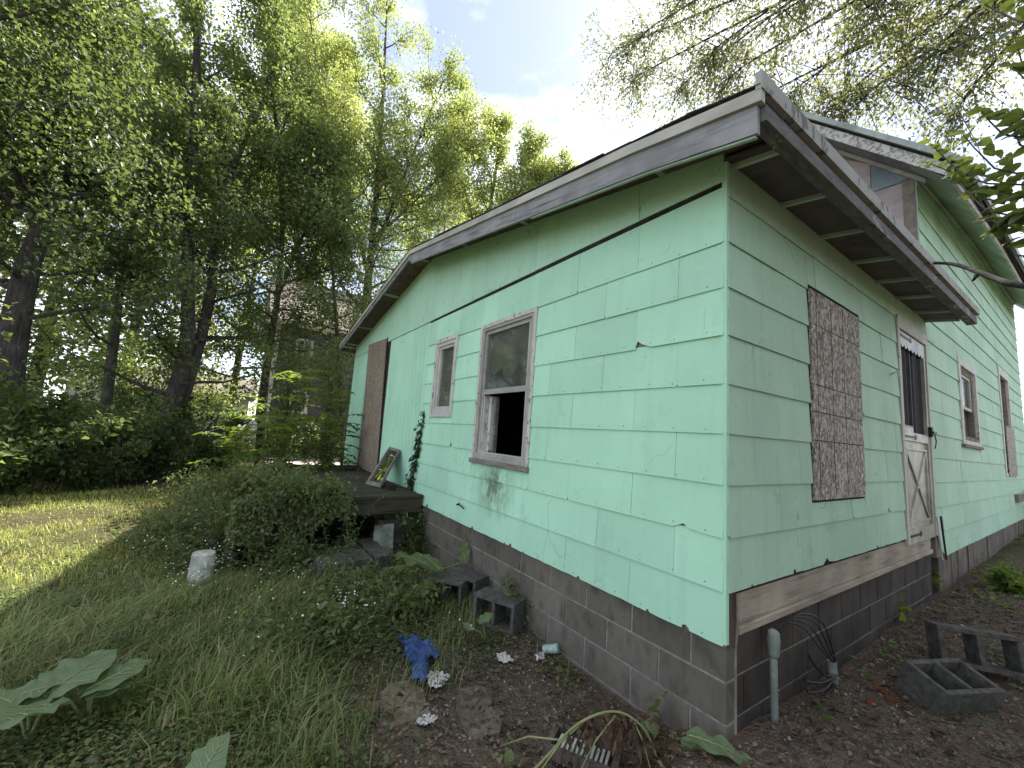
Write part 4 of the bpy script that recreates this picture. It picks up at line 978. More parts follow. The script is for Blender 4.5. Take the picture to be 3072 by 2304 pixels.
# broad leaved sapling right of the frame: each big leaf a part
def big_leaf_mesh(name, L_, W_, nl=7, wave=.0, droop=.25, fold=.22, heart=0.0, seed=0):
    rg = random.Random(seed); mb = MB(); ns = 4
    for i in range(nl+1):
        t = i/nl; wd = W_/2*(math.sin(math.pi*min(1, t**.72*.97+.03))**.85)
        if i == nl: wd = W_*.012
        for j in range(-ns, ns+1):
            s = j/ns; wv = wave*math.sin(t*19+s*3+seed)*abs(s)**1.5
            y = s*wd*(1+wave*1.2*math.sin(t*23+seed*1.7)*(abs(s) > .8)); x_ = t*L_-heart*L_*abs(s)**1.5*(1-t)**3
            z_ = fold*abs(s)*wd-droop*L_*t*t+wv*L_*.5-.35*fold*wd*s*s
            mb.v.append((x_, y, z_))
    k = 2*ns+1
    mb.f = [(i*k+j, i*k+j+1, (i+1)*k+j+1, (i+1)*k+j) for i in range(nl) for j in range(k-1)]
    me = bpy.data.meshes.new(name); me.from_pydata(mb.v, [], mb.f); me.update(); me.polygons.foreach_set('use_smooth', [True]*len(me.polygons)); return me
def frame_from(D, Nn):
    D = Vector(D).normalized(); S = Vector(Nn).cross(D).normalized(); U = D.cross(S); return Matrix((D, S, U)).transposed()
def mulberry():
    rg = np.random.default_rng(5); b = np.array((2.25, .9, -.36))
    root = thing('redbud_tree', 'broad leaved branch reaching in from the right edge in front of the eaves', 'tree', b)
    tb = MB(); P, r = taper([b, b+[.05, .1, 1.4], b+[-.1, .2, 2.8], b+[-.2, .3, 4.2]], .06, .02, 9); tb.tube(P, r, 8); tb.build('trunk', M['bark_pale'], root, smooth=True)
    lm = [big_leaf_mesh('leaf', .115, .085, 6, .03, .22, .3, .12, s) for s in range(3)]
    for m_ in lm: m_.materials.append(M['leaf_big'])
    tw = MB()
    twigs = [((2200, 430), (2010, 310), 3.0), ((2210, 470), (2060, 380), 2.9), ((2220, 380), (2080, 290), 3.1), ((2230, 300), (2120, 240), 2.9), ((2230, 420), (2090, 420), 3.0), ((2240, 450), (2150, 500), 2.8), ((2260, 560), (2150, 470), 2.9),
             ((2300, 260), (2190, 70), 2.7), ((2300, 200), (2185, 140), 2.6), ((2290, 60), (2110, 0), 2.6), ((2250, 330), (2180, 240), 2.8), ((2240, 400), (2000, 350), 3.1)]
    cnt = 0
    for (a, c_, d) in twigs:
        s = pR(*a, d-.1); e = pR(*c_, d); hub = P[6]+rg.normal(0, .1, 3)
        tw.tube(taper([hub, (hub+s)/2+[0, 0, .12], s, e], .012, .002, 10)[0], np.linspace(.012, .002, 10), 5, False)
        n = 17 if a[1] > 270 else 9
        for i in range(n):
            t = i/(n-1); p = s+(e-s)*t*1.02+np.array([0, 0, .03*math.sin(t*3.1)]); side = 1 if i % 2 else -1
            ax = unit(e-s); lat = unit(np.cross(ax, [0, 0, 1]))*side
            D = ax*.5+lat*.8+rg.normal(0, .25, 3)+np.array([0, 0, -.45]); Nn = np.array([0, 0, 1.0])+rg.normal(0, .35, 3)
            o = bpy.data.objects.new('leaf', lm[cnt % 3]); cnt += 1; COL.objects.link(o); o.parent = root
            sc_ = rg.uniform(.5, .85)*(1-.25*t)
            o.matrix_local = Matrix.Translation(Vector(p)-LOC[root.name]) @ frame_from(D, Nn).to_4x4() @ Matrix.Scale(sc_, 4)
    tw.build('twigs', M['bark_pale'], root)
mulberry()
# dead bough lying from the eave out to the right
db = MB(); a = pB(2018, 568, .42); b = pR(2150, 602, 3.3); c_ = pR(2212, 618, 3.0); e = pR(2420, 640, 2.8)
Q, r = taper([a, (a*.5+b*.5)+[0, 0, .03], b, c_, e], .011, .017, 16); r = r*(1+.12*np.sin(np.arange(16)*2.1)); db.tube(Q, r, 7)
db.tube([Q[6], Q[6]+[-.02, -.05, -.06]], [.016, .006], 5)
tag(db.build('dead_branch', M['dead'], smooth=True), 'bare dark dead branch hanging from the eave end out of the right edge', 'branch')

# ------------------------------------------------------------------ shrubs and saplings
def shrub(name, label, base, rad, hgt, nleaf, L_, W_, mat, group, seed, nst=16, cat='shrub', stem=None, top=1.0):
    rg = np.random.default_rng(seed); base = np.array(base, float)
    root = thing(name, label, cat, base, group); sb = MB(); C, O = [], []
    for i in range(nst):
        a = rg.uniform(0, 6.28); l_ = hgt*rg.choice([.35, .5, .7, .9, 1.0, 1.25])*rg.uniform(.8, 1.15); sp = rg.uniform(.1, 1.25)*rad
        e = base+np.array([math.cos(a)*sp, math.sin(a)*sp, l_]); m_ = base+np.array([math.cos(a)*sp*.35, math.sin(a)*sp*.35, l_*.6])
        Q, r = taper([base+rg.normal(0, .05, 3)*[1, 1, 0], m_, e], .008+hgt*.004, .002, 7); sb.tube(Q, r, 4, False)
        k = int(nleaf/nst*rg.uniform(.35, 1.5)); t = rg.beta(1.6, 1.1, k)*.9*6+.7; t = np.minimum(t, 6.1); ii = np.clip(t.astype(int), 0, 5); p = Q[ii]+(Q[ii+1]-Q[ii])*(t-ii)[:, None]
        C.append(p+rg.normal(0, rad*.07+.018, (k, 3))); O.append(unit(rg.normal(0, 1, (k, 3))+[0, 0, .2]))
    sb.build('stems', stem or M['stem_green'], root)
    P = np.concatenate(C); D = np.concatenate(O)+[0, 0, -.15]; n = len(P); sz = rg.uniform(.4, 1.45, n)
    P[:, 2] = np.maximum(P[:, 2], ground_z(P[:, 0], P[:, 1])+.01)
    V, F = leaf_arrays(P, D, np.array([0, 0, 1.0])+rg.normal(0, .4, (n, 3)), L_*sz, W_*sz, .15, .15)
    link_mesh('foliage', np_mesh('foliage', V, F), mat, root); return root
hedge = [(20, 1010, 11.5, 1.5, 2.6), (110, 1005, 13, 1.2, 1.9), (185, 1012, 11.5, 1.0, 1.5), (265, 1008, 12.8, 1.2, 2.1), (335, 1015, 12.3, 1.0, 1.7), (405, 1004, 14.0, 1.2, 2.2), (470, 1000, 15.0, 1.2, 1.7), (60, 960, 15.5, 1.7, 3.6), (290, 960, 16.5, 1.5, 3.0), (-70, 1000, 10.5, 1.4, 3.0)]
hl = ['dark bush under the leaning maple at the left', 'low dark bush right of the leaning trunk', 'small dark bush between the left trunks', 'dark bush just left of the middle trunk', 'dark bush at the foot of the middle trunk', 'bush right of the middle trunk', 'low bush left of the neighbour house', 'tall dark bush behind the leaning maple', 'tall bush behind the middle trunk', 'big bush cut by the left frame edge']
for i, (px, py, d, r_, h_) in enumerate(hedge):
    p = pR(px, py, d); p[2] = float(ground_z(p[0], p[1]))
    shrub('bush', hl[i], p, r_, h_*.72, 5600, .095, .06, M['leaf_dark'] if i % 3 else M['leaf_mid'], 'dark bushes under the trees', 50+i, 22)
for i, (x_, y_, r_, h_, lab) in enumerate(((3.5, -1.9, 1.0, 3.4, 'tall unseen hedge bush added to shade the long wall, nearest to the camera'), (3.7, .4, 1.0, 3.6, 'tall unseen hedge bush added to shade the long wall, opposite the house corner'), (3.9, 2.6, 1.0, 3.4, 'tall unseen hedge bush added to shade the long wall, opposite the storm door'))):
    shrub('bush', lab, (x_, y_, -.38), r_, h_, 4200, .2, .13, M['leaf_mid'], 'tall unseen hedge bushes added to shade the long wall', 160+i, 30)  # bushes out of view, added to keep skylight off the long wall
for i, (px, d, r_, h_, n_, lab) in enumerate(((610, 14.5, 1.0, 4.2, 3000, 'tall loose bush before the left corner of the grey neighbour house'), (705, 13.2, .9, 3.4, 2600, 'tall loose bush before the grey neighbour house beside the mint wall'))):
    p = pR(px, 1000, d); p[2] = float(ground_z(p[0], p[1])); shrub('bush', lab, p, r_, h_, n_, .11, .065, M['leaf_mid'], 'dark bushes under the trees', 170+i, 26)
# pinnate saplings growing behind the deck
def sapling(label, base, top, nfr, seed, Lf=.5):
    rg = np.random.default_rng(seed); base = np.array(base, float); top = np.array(top, float)
    root = thing('sapling', label, 'sapling', base, 'feathery saplings behind the deck'); sb = MB()
    Q, r = taper([base, (base+top)/2+rg.normal(0, .06, 3), top], .014, .004, 9); sb.tube(Q, r, 5); P, D, Nn, S_ = [], [], [], []
    for i in range(nfr):
        t = (.30+.70*(i+.5)/nfr)*8; k = min(int(t), 7); p = Q[k]+(Q[k+1]-Q[k])*(t-k); a = i*2.4+rg.uniform(-.3, .3)
        el = rg.uniform(.15, .7); d = np.array([math.cos(a)*math.cos(el), math.sin(a)*math.cos(el), math.sin(el)]); ln = Lf*rg.uniform(.7, 1.2)
        R_ = [p+d*ln*u_+np.array([0, 0, -.35*ln*u_*u_]) for u_ in np.linspace(0, 1, 8)]; sb.tube(R_, np.linspace(.005, .002, 8), 3, False)
        for u_ in range(1, 8):
            ax = unit(R_[u_]-R_[u_-1]); lat = unit(np.cross(ax, [0, 0, 1]))
            for s in (-1, 1):
                P.append(R_[u_]); D.append(ax*.5+lat*s+rg.normal(0, .12, 3)+[0, 0, -.12]); Nn.append(np.array([0, 0, 1.0])+rg.normal(0, .25, 3)); S_.append(ln*.27*rg.uniform(.8, 1.2))
    sb.build('stem', M['stem_green'], root); S_ = np.array(S_)
    V, F = leaf_arrays(np.array(P), np.array(D), np.array(Nn), S_, S_*.36, .12, .15); link_mesh('fronds', np_mesh('fronds', V, F), M['leaf_sap'], root)
sp = [((610, 1010), (655, 800), 8.9, 'tall feathery sapling before the grey neighbour house'), ((560, 1015), (575, 860), 9.2, 'bright feathery sapling left of the neighbour house corner post'), ((690, 1010), (700, 850), 8.8, 'feathery sapling next to the mint wall end'), ((650, 1010), (620, 905), 8.3, 'short feathery sapling between two taller ones behind the deck'), ((520, 1020), (515, 930), 8.5, 'low feathery sapling leftmost behind the deck'), ((725, 1005), (728, 905), 8.8, 'slim feathery sapling touching the mint wall')]
for i, (a, b, d, lab) in enumerate(sp):
    p = pR(*a, d); p[2] = float(ground_z(p[0], p[1])); sapling(lab, p, pR(*b, d), 20, 80+i, .62)
# weeds in front of and beside the deck
wl = [((560, 1195), -.41, .5, .80, 2400, 'bushy weed at the front left of the deck with pale flowers'), ((490, 1205), -.41, .5, .66, 2400, 'broad tangled weed left of the white bucket'), ((430, 1180), -.41, .6, .5, 2200, 'low tangled weed behind the white bucket'), ((620, 1165), -.41, .4, .78, 3800, 'weed growing over the front edge of the deck'),
      ((570, 1100), -.41, .8, .7, 3600, 'tall weed clump at the far left of the deck'), ((640, 1240), -.41, .4, .24, 1900, 'weed clump before the step slabs'), ((900, 1190), -.41, .28, .42, 1800, 'upright weed against the blocks by the deck corner'), ((1120, 1350), -.41, .15, .26, 420, 'weed with yellowing leaves beside the nearest hollow block'), ((760, 1290), -.41, .4, .2, 1900, 'weed clump with white flowers below the steps'),
      ((520, 1120), -.41, .55, .75, 2800, 'tall feathery weed hiding the front left corner of the deck'), ((620, 1110), -.41, .5, .8, 2600, 'tall weed against the front rim of the deck'), ((450, 1090), -.41, .7, .5, 2600, 'spreading weed left of the deck'), ((700, 1100), -.41, .4, .6, 3000, 'creeping weed over the middle of the deck rim'), ((380, 1180), -.41, .6, .34, 3400, 'low leafy weed left of the bucket in the lawn edge'),
      ((840, 1335), -.41, .4, .18, 1900, 'low weed clump above the blue cloth'), ((700, 1390), -.41, .45, .16, 2000, 'low weed clump left of the blue cloth')]
for i, (px, z_, r_, h_, n_, lab) in enumerate(wl):
    p = pG(*px, z_); p[2] = float(ground_z(p[0], p[1])); shrub('weed', lab, p, r_, h_, n_, .055, .026, M['leaf_shade'], 'weeds around the deck', 100+i, 26, 'weed')
for i, (px, r_, h_, n_, lab) in enumerate((((640, 1078), .5, .16, 1300, 'leafy creeper spilling over the front of the mossy deck'), ((540, 1072), .5, .22, 1500, 'leafy creeper covering the left corner of the deck'), ((720, 1066), .22, .14, 600, 'small creeper patch on the deck boards'), ((600, 1030), .3, .16, 700, 'creeper patch at the back of the deck'))):
    p = pG(*px, .33); rt = shrub('creeper', lab, p, r_, h_, n_, .055, .03, M['leaf_shade'], 'creepers on the deck', 120+i, 18, 'creeper')
# bushes in sun at the far end of the long wall
for i, (x_, y_, r_, h_, lab) in enumerate(((.9, 12.6, .7, .8, 'sunlit yellow green bush at the far end of the long wall'), (1.5, 9.0, .35, .30, 'small sunlit weed right of the long wall'), (.55, 15.5, 1.0, 1.4, 'sunlit bush beyond the far corner of the house'), (.45, 5.4, .16, .16, 'small weed at the foot of the old foundation'))):
    shrub('bush', lab, (x_, y_, float(ground_z(x_, y_))), r_, h_, 3200 if h_ > .5 else 900, .08, .045, M['leaf_sap'], 'sunlit bushes along the long wall', 130+i, 18)
for i, (px, z_) in enumerate((((1935, 1335), -.25), ((2010, 1265), -.22))):
    p = pG(*px, z_); sh = shrub('weed', ['yellow green seedling by the wall behind the standing cable pipe', 'yellow green seedling further along the wall'][i], (p[0], p[1], float(ground_z(p[0], p[1]))), .12, .16, 26, .11, .06, M['leaf_sap'], 'seedlings by the long wall', 140+i, 6, 'weed')

# ------------------------------------------------------------------ big burdock leaves
def burdock(label, base, leaves, seed, mat=None):
    """leaves: (start, tip, width, droop)"""
    b = np.array(base, float); b[2] = float(ground_z(b[0], b[1]))
    root = thing('burdock_plant', label, 'plant', b, 'big leaved burdock plants'); sb = MB()
    for i, (s, e, wd, dr) in enumerate(leaves):
        s = np.array(s); e = np.array(e); L_ = np.linalg.norm(e-s)
        me = big_leaf_mesh('leaf', L_, wd, 16, .085, dr, .13, .14, seed+i); me.materials.append(mat or M['leaf_burdock'])
        o = bpy.data.objects.new('leaf', me); COL.objects.link(o); o.parent = root
        o.matrix_local = Matrix.Translation(Vector(s)-LOC[root.name]) @ frame_from(e-s+np.array([0, 0, dr*L_]), np.array([0.08*math.sin(i*2), -.1, 1.0])).to_4x4()
        sb.tube([b, (b+s)/2+[0, 0, .03], s], [.008, .007, .006], 6)
        # raised midrib
        rb = MB(); rb.tube([(L_*t, 0, -dr*L_*t*t+.003) for t in np.linspace(0, .95, 8)], np.linspace(.0045, .001, 8), 4)
        for t_ in (.12, .28, .44, .58, .7):
            for sd_ in (-1, 1):
                vv = []
                for u_ in np.linspace(0, 1, 5):
                    tt = t_+.2*u_; w_ = wd/2*(math.sin(math.pi*min(1, tt**.72*.97+.03))**.85); s_ = .85*u_
                    vv.append((L_*tt-.14*L_*s_**1.5*(1-tt)**3, sd_*s_*w_, .13*s_*w_-dr*L_*tt*tt-.35*.13*w_*s_*s_+.085*math.sin(tt*19+sd_*s_*3+seed+i)*s_**1.5*L_*.5+.0022))
                rb.tube(vv, np.linspace(.0022, .0008, 5), 3, False)
        rm = rb.mesh('midrib'); rm.materials.append(M['stem']); ro = bpy.data.objects.new('midrib', rm); COL.objects.link(ro); ro.parent = o
    sb.build('stalks', M['stem'], root)
g1 = lambda x_, y_, z_: pG(x_, y_, z_)
burdock('pale burdock with four big leaves in the grass at lower left', g1(190, 1560, -.41), [(g1(112, 1492, -.22), g1(250, 1402, -.15), .34, .1), (g1(190, 1490, -.22), g1(328, 1424, -.19), .22, .12), (g1(200, 1505, -.24), g1(304, 1468, -.25), .14, .15)], 1)
burdock('burdock leaves cut by the left edge of the picture', g1(60, 1600, -.41), [(g1(105, 1520, -.22), g1(-60, 1590, -.16), .30, .12), (g1(20, 1510, -.24), g1(128, 1478, -.2), .2, .1), (g1(60, 1535, -.26), g1(-40, 1495, -.2), .18, .1)], 5)
burdock('single burdock leaf rising from the grass at the bottom edge', g1(440, 1700, -.41), [(g1(418, 1700, -.26), g1(494, 1580, -.13), .2, .05)], 9)
burdock('dark burdock with broad drooping leaves beside the sunken blocks', g1(900, 1265, -.41), [(g1(905, 1225, -.17), g1(818, 1240, -.30), .22, .3), (g1(930, 1225, -.12), g1(842, 1200, -.16), .2, .2), (g1(930, 1268, -.22), g1(835, 1308, -.38), .22, .25), (g1(950, 1230, -.1), g1(905, 1195, .0), .16, .2), (pA(1003, 1212, -.1), pA(1002, 1160, -.05), .12, -.05)], 13, M['leaf_shade'])
burdock('fallen burdock leaf folded at the foot of the house corner', g1(1500, 1640, -.38), [(g1(1490, 1590, -.24), g1(1640, 1665, -.30), .13, .25), (g1(1510, 1600, -.30), g1(1475, 1650, -.36), .12, .2)], 20)
burdock('pair of dark burdock leaves against the block wall near the corner', g1(1430, 1560, -.41), [(g1(1410, 1535, -.30), g1(1440, 1490, -.14), .12, .1), (g1(1395, 1560, -.32), g1(1410, 1600, -.36), .12, .2)], 24, M['leaf_shade'])
burdock('round leaved plant before the nearest hollow block', g1(1050, 1380, -.41), [(g1(1040, 1345, -.24), g1(1062, 1322, -.22), .10, .1), (g1(1020, 1360, -.30), g1(1000, 1345, -.28), .08, .1)], 28)

# ------------------------------------------------------------------ broken weed with dry leaves, bottom
bw_ = thing('wilted_weed', 'broken pale green weed stalk with hanging dry brown leaves near the house corner', 'weed', g1(1130, 1659, -.40))
sb = MB(); Q = [g1(1145, 1672, -.36), g1(1190, 1625, -.30), g1(1240, 1570, -.22), g1(1300, 1540, -.17), g1(1350, 1542, -.16), g1(1395, 1580, -.24), g1(1420, 1640, -.33)]
T_, r = taper(Q, .008, .005, 20); sb.tube(T_, r, 6)
for (a, b) in (((1205, 1598, -.24), (1080, 1612, -.35)), ((1260, 1560, -.21), (1150, 1690, -.37)), ((1330, 1545, -.17), (1240, 1690, -.35)), ((1370, 1560, -.2), (1410, 1680, -.35))):
    p = g1(*a); q = g1(*b); sb.tube([p, (p+q)/2+[0, 0, .03], q], [.005, .004, .003], 5)
sb.build('stalk', M['stem'], bw_, smooth=True)
P, D = [], []
for i in range(190):
    t = RNG.uniform(7, 19); k = int(t); p = T_[min(k, 18)]; P.append(p+np.array([RNG.normal(0, .05), RNG.normal(0, .05), -abs(RNG.normal(0, .06))])); D.append([RNG.normal(0, .35), RNG.normal(0, .35), -1])
P = np.array(P); P[:, 2] = np.maximum(P[:, 2], ground_z(P[:, 0], P[:, 1])+.05)
V, F = leaf_arrays(P, np.array(D), rdir(len(P)), RNG.uniform(.03, .08, len(P)), RNG.uniform(.01, .03, len(P)), .5, .1)
link_mesh('dry_leaves', np_mesh('dry_leaves', V, F), M['dry_leaf'], bw_)
yl = big_leaf_mesh('leaf', .08, .05, 6, .02, .1, .2, 0, 3); yl.materials.append(M['leaf_yel']); o = bpy.data.objects.new('yellow_leaf', yl); COL.objects.link(o); o.parent = bw_
o.matrix_local = Matrix.Translation(Vector(g1(1103, 1618, -.34))-LOC[bw_.name]) @ frame_from((.2, -.3, -.8), (.6, -.6, .3)).to_4x4()

# ------------------------------------------------------------------ litter and small things
# blue cloth
def crumple(name, outline, z0, amp, m, label, cat, seed, res=34, holes=0.0, thick=True):
    rg = np.random.default_rng(seed); q = np.array([pG(x_, y_, z0)[:2] for x_, y_ in outline]); lo, hi = q.min(0), q.max(0)
    def inside(x_, y_):
        c = np.zeros(x_.shape, bool); n = len(q); j = n-1
        for i in range(n):
            cond = ((q[i, 1] > y_) != (q[j, 1] > y_)) & (x_ < (q[j, 0]-q[i, 0])*(y_-q[i, 1])/(q[j, 1]-q[i, 1]+1e-12)+q[i, 0]); c ^= cond; j = i
        return c
    X, Y = np.meshgrid(np.linspace(lo[0], hi[0], res), np.linspace(lo[1], hi[1], res)); ph = rg.uniform(0, 6, 8); s_ = 1/max(hi-lo)
    Z = sum(a*np.abs(np.sin(kx*X*s_+ky*Y*s_+p)) for a, kx, ky, p in ((.5, 9, 14, ph[0]), (.4, -15, 10, ph[1]), (.3, 22, 6, ph[2]), (.25, 12, -26, ph[3]), (.15, 40, 31, ph[4])))
    Z = ground_z(X, Y)+.012+amp*Z; X2 = X+rg.normal(0, .004, X.shape); Y2 = Y+rg.normal(0, .004, X.shape)
    V = np.stack([X2, Y2, Z], -1).reshape(-1, 3); F = []
    ins = inside(X, Y)
    for i in range(res-1):
        for j in range(res-1):
            if ins[i, j] and ins[i+1, j+1] and ins[i, j+1] and rg.random() >= holes: F.append((i*res+j, i*res+j+1, (i+1)*res+j+1, (i+1)*res+j))
    F = np.array(F); used, inv = np.unique(F, return_inverse=True); me = np_mesh(name, V[used], inv.reshape(F.shape))
    me.polygons.foreach_set('use_smooth', [True]*len(me.polygons)); return tag(link_mesh(name, me, m), label, cat)
crumple('cloth', [(852, 1385), (890, 1375), (912, 1388), (948, 1402), (952, 1420), (930, 1428), (922, 1435), (926, 1465), (915, 1480), (885, 1470), (888, 1440), (868, 1425), (875, 1405)], -.36, .055, M['blue_cloth'], 'crumpled blue cloth lying on the dirt', 'cloth', 3, 44)
crumple('tissue', [(920, 1452), (945, 1448), (975, 1460), (960, 1478), (945, 1488), (925, 1480)], -.37, .02, M['paper'], 'shredded white paper beside the blue cloth', 'paper scrap', 4, 26, .04)
crumple('tissue', [(898, 1560), (920, 1548), (945, 1552), (940, 1566), (925, 1572), (905, 1575)], -.38, .016, M['paper'], 'torn white paper scrap between the two pavers', 'paper scrap', 5, 22, .02)
crumple('tissue', [(1072, 1408), (1090, 1402), (1100, 1412), (1112, 1425), (1090, 1432), (1075, 1425)], -.38, .016, M['paper'], 'white plastic scrap lying on the roots', 'paper scrap', 6, 20, .02)
crumple('tissue', [(1155, 1408), (1175, 1402), (1178, 1418), (1160, 1422)], -.38, .012, M['paper'], 'small pale scrap next to the printed can', 'paper scrap', 7, 18, .05)
crumple('tissue', [(2068, 1350), (2105, 1366), (2118, 1375), (2095, 1372)], -.22, .012, M['paper'], 'flat white scrap behind the two right blocks', 'paper scrap', 8, 18, .02)
# can
p = pG(1190, 1402, -.375); ca = thing('drink_can', 'green and white printed can lying against the block wall', 'can', (p[0], p[1], -.40))
ax = unit(np.array([.5, .35, .2])); MB().tube([p-ax*.062, p-ax*.057, p-ax*.05, p+ax*.05, p+ax*.057, p+ax*.062], [.024, .030, .033, .033, .030, .024], 16).build('body', M['can'], ca, smooth=False)
# white bucket
p = pG(428, 1278, -.41); bk = thing('bucket', 'weathered white plastic bucket upside down among the flowering weeds', 'bucket', p)
zb = float(ground_z(p[0], p[1])); n = 20; mb = MB()
mb.tube([(p[0], p[1], zb-.02), (p[0], p[1], zb+.05), (p[0]+.004, p[1], zb+.06), (p[0]+.01, p[1], zb+.34), (p[0]+.01, p[1], zb+.352)], [.108, .106, .102, .090, .084], n); mb.build('body', M['bucket'], bk, smooth=False)
MB().tube([(p[0], p[1], zb+.012), (p[0], p[1], zb+.03)], [.116, .116], n).build('rim', M['bucket'], bk)
# standing conduit with head, wires and pipe stub
q = pB(1663, 1580, .05); pz = float(ground_z(.05, q[1])); yy = .40; pz -= .0
cp = thing('conduit_pipe', 'painted grey conduit pipe with weather head standing by the foundation', 'pipe', (.06, yy, pz))
MB().tube([(.06, yy, pz-.1), (.06, yy, pz+.335)], .019, 12).build('pipe', M['pvc'], cp, smooth=False)
mb = MB(); mb.tube([(.06, yy, pz+.325), (.06, yy, pz+.34), (.06, yy, pz+.42), (.06, yy+.005, pz+.455), (.06, yy+.012, pz+.468)], [.022, .028, .034, .030, .015], 12); mb.build('weather_head', M['pvc'], cp, smooth=True)
mb = MB(); hub = np.array([.07, 1.22, -.22])
for k_, dx in enumerate((-.012, .0, .012, .02)):
    Qw, r = taper([(.062+dx, yy+.02, pz+.452), (.075+dx*1.5, yy+.16+.02*k_, pz+.475+.018*k_), (.08+dx*2, yy+.40+.03*k_, pz+.40+.016*k_), (.08+dx*1.5, yy+.62+.02*k_, pz+.24), tuple(hub+[dx*.6, 0, .06])], .0045, .0045, 16); mb.tube(Qw, r, 5)
mb.build('cables', M['cable'], cp, smooth=True)
sp_ = thing('cable_stub', 'short grey pipe stub with bare cables curling out of the dirt', 'pipe', hub)
MB().tube([hub-[0, 0, .1], hub+[-.005, -.01, .075]], .026, 10).build('pipe', M['pvc'], sp_)
mb = MB()
for e, mm in (((.10, .78, -.02), (.1, .98, -.16)), ((.12, .66, -.10), (.12, .90, -.17)), ((.14, .63, -.14), (.13, .88, -.20))):
    Qw, r = taper([hub+[.02, -.02, .0], mm, np.array(e), np.array(e)+[0, -.02, .035]], .008, .006, 12); mb.tube(Qw, r, 5)
mb.build('cables', M['cable'], sp_, smooth=True)
# vent grille half under the dry leaves
p = pG(1260, 1622, -.37); vg = thing('vent_grille', 'old foundation vent grille with white louvres under the dry leaves', 'vent grille', p)
ang = .55; ux = np.array([math.cos(ang), math.sin(ang), 0]); uy = np.array([-math.sin(ang), math.cos(ang), 0]); un = np.array([0, 0, 1.0])
def lb(mb, a0, a1, b0, b1, h0, h1): return mb.hexa([p+ux*a+uy*b+un*h for h in (h0, h1) for a, b in ((a0, b0), (a1, b0), (a1, b1), (a0, b1))])
mb = MB(); lb(mb, -.18, .18, -.10, -.07, -.03, .025); lb(mb, -.18, .18, .07, .10, -.03, .025); lb(mb, -.18, -.15, -.069, .069, -.03, .025); lb(mb, .15, .18, -.069, .069, -.03, .025); mb.build('frame', M['rot_wood'], vg)
lb(MB(), -.149, .149, -.069, .069, -.03, -.02).build('backing', M['dark_wood'], vg)
for k_ in range(11): lb(MB(), -.13+.0245*k_, -.118+.0245*k_, -.05, .05, -.018, .012).build('louvre', M['ncasing'], vg)
# bricks and rubble near the tipped block
for i, (px, py, rz) in enumerate(((1900, 1485, .4), (1925, 1508, 1.2), (1880, 1512, 2.0))):
    p = pG(px, py, -.27); z_ = float(ground_z(p[0], p[1])); c_, s_ = math.cos(rz), math.sin(rz)
    poly = [(p[0]+c_*a-s_*b, p[1]+s_*a+c_*b, z_-.02) for a, b in ((-.045, -.02), (.03, -.03), (.05, .0), (.025, .022), (-.035, .03))]
    tag(MB().prism(poly, (0.006, 0, .035)).build('broken_brick', M['red_brick'], bevel=.006), ['broken orange brick piece left of the tipped block', 'orange brick fragment touching the tipped block', 'nearest orange brick fragment by the tipped block'][i], 'brick', 'brick pieces by the tipped block')
p = pG(800, 1528, -.39); tag(MB().prism([(p[0]-.05, p[1]-.04, -.41), (p[0]+.05, p[1]-.05, -.41), (p[0]+.06, p[1]+.03, -.41), (p[0]-.02, p[1]+.055, -.41)], (0, 0, .03)).build('flat_stone', M['red_stone']), 'flat reddish stone left of the muddy pavers', 'stone')
# bare bricks in the lawn at left
for i, (px, py) in enumerate(((55, 1490), (20, 1520), (100, 1470))):
    p = pG(px, py-45, -.41); z_ = float(ground_z(p[0], p[1])); tag(MB().prism([(p[0]-.1, p[1]-.05, z_-.04), (p[0]+.1, p[1]-.07, z_-.04), (p[0]+.09, p[1]+.05, z_-.04), (p[0]-.09, p[1]+.06, z_-.04)], (0, 0, .055)).build('flat_stone', M['slab'], bevel=.008), ['flat brown stone in the grass behind the pale burdock', 'flat brown stone at the left picture edge', 'flat brown stone nearest the pale burdock leaf'][i], 'stone', 'flat stones at the left')

# ------------------------------------------------------------------ neighbouring buildings
NX = -18.7
NH = thing('neighbour_house', 'dark grey clapboard house behind the deck with white corner boards', 'house', (NX-3, 3.5, -.45))
yL = float(pA(0, 0)[1]); y0, y1 = -1.15, 8.5
mb = MB(); wl_ = [(1.15, 2.35, 1.75, 2.9), (.55, 1.5, 4.0, 4.85)]
NW = [(pB(628, 860, NX)[1], pB(662, 860, NX)[1], pB(645, 888, NX)[2], pB(645, 848, NX)[2]), (pB(641, 750, NX)[1], pB(672, 750, NX)[1], pB(655, 765, NX)[2], pB(655, 736, NX)[2])]
mb = MB(); wall_rects(mb, y0, y1, .9, 5.3, NW, lambda m, a, b, p, q: m.box(NX-.15, NX, a, b, p, q)); mb.build('wall', M['nsiding'], NH)
mb = MB(); z = .9
while z < 5.2:
    wall_rects(mb, y0+.14, y1, z, z+.12, NW, lambda m, a, b, p, q: m.hexa([(NX+.001, a, p), (NX+.028, a, p), (NX+.028, b, p), (NX+.001, b, p), (NX+.001, a, q), (NX+.008, a, q), (NX+.008, b, q), (NX+.001, b, q)])); z += .122
tag(mb.build('clapboard', M['nsiding'], NH), kind='stuff')
MB().box(NX-.12, NX+.05, y0-.06, y0+.13, -.45, 5.3).build('corner_board', M['ncasing'], NH)
MB().box(NX-9, NX-.001, y0, y0+.12, .9, 5.3).build('wall', M['nsiding'], NH)
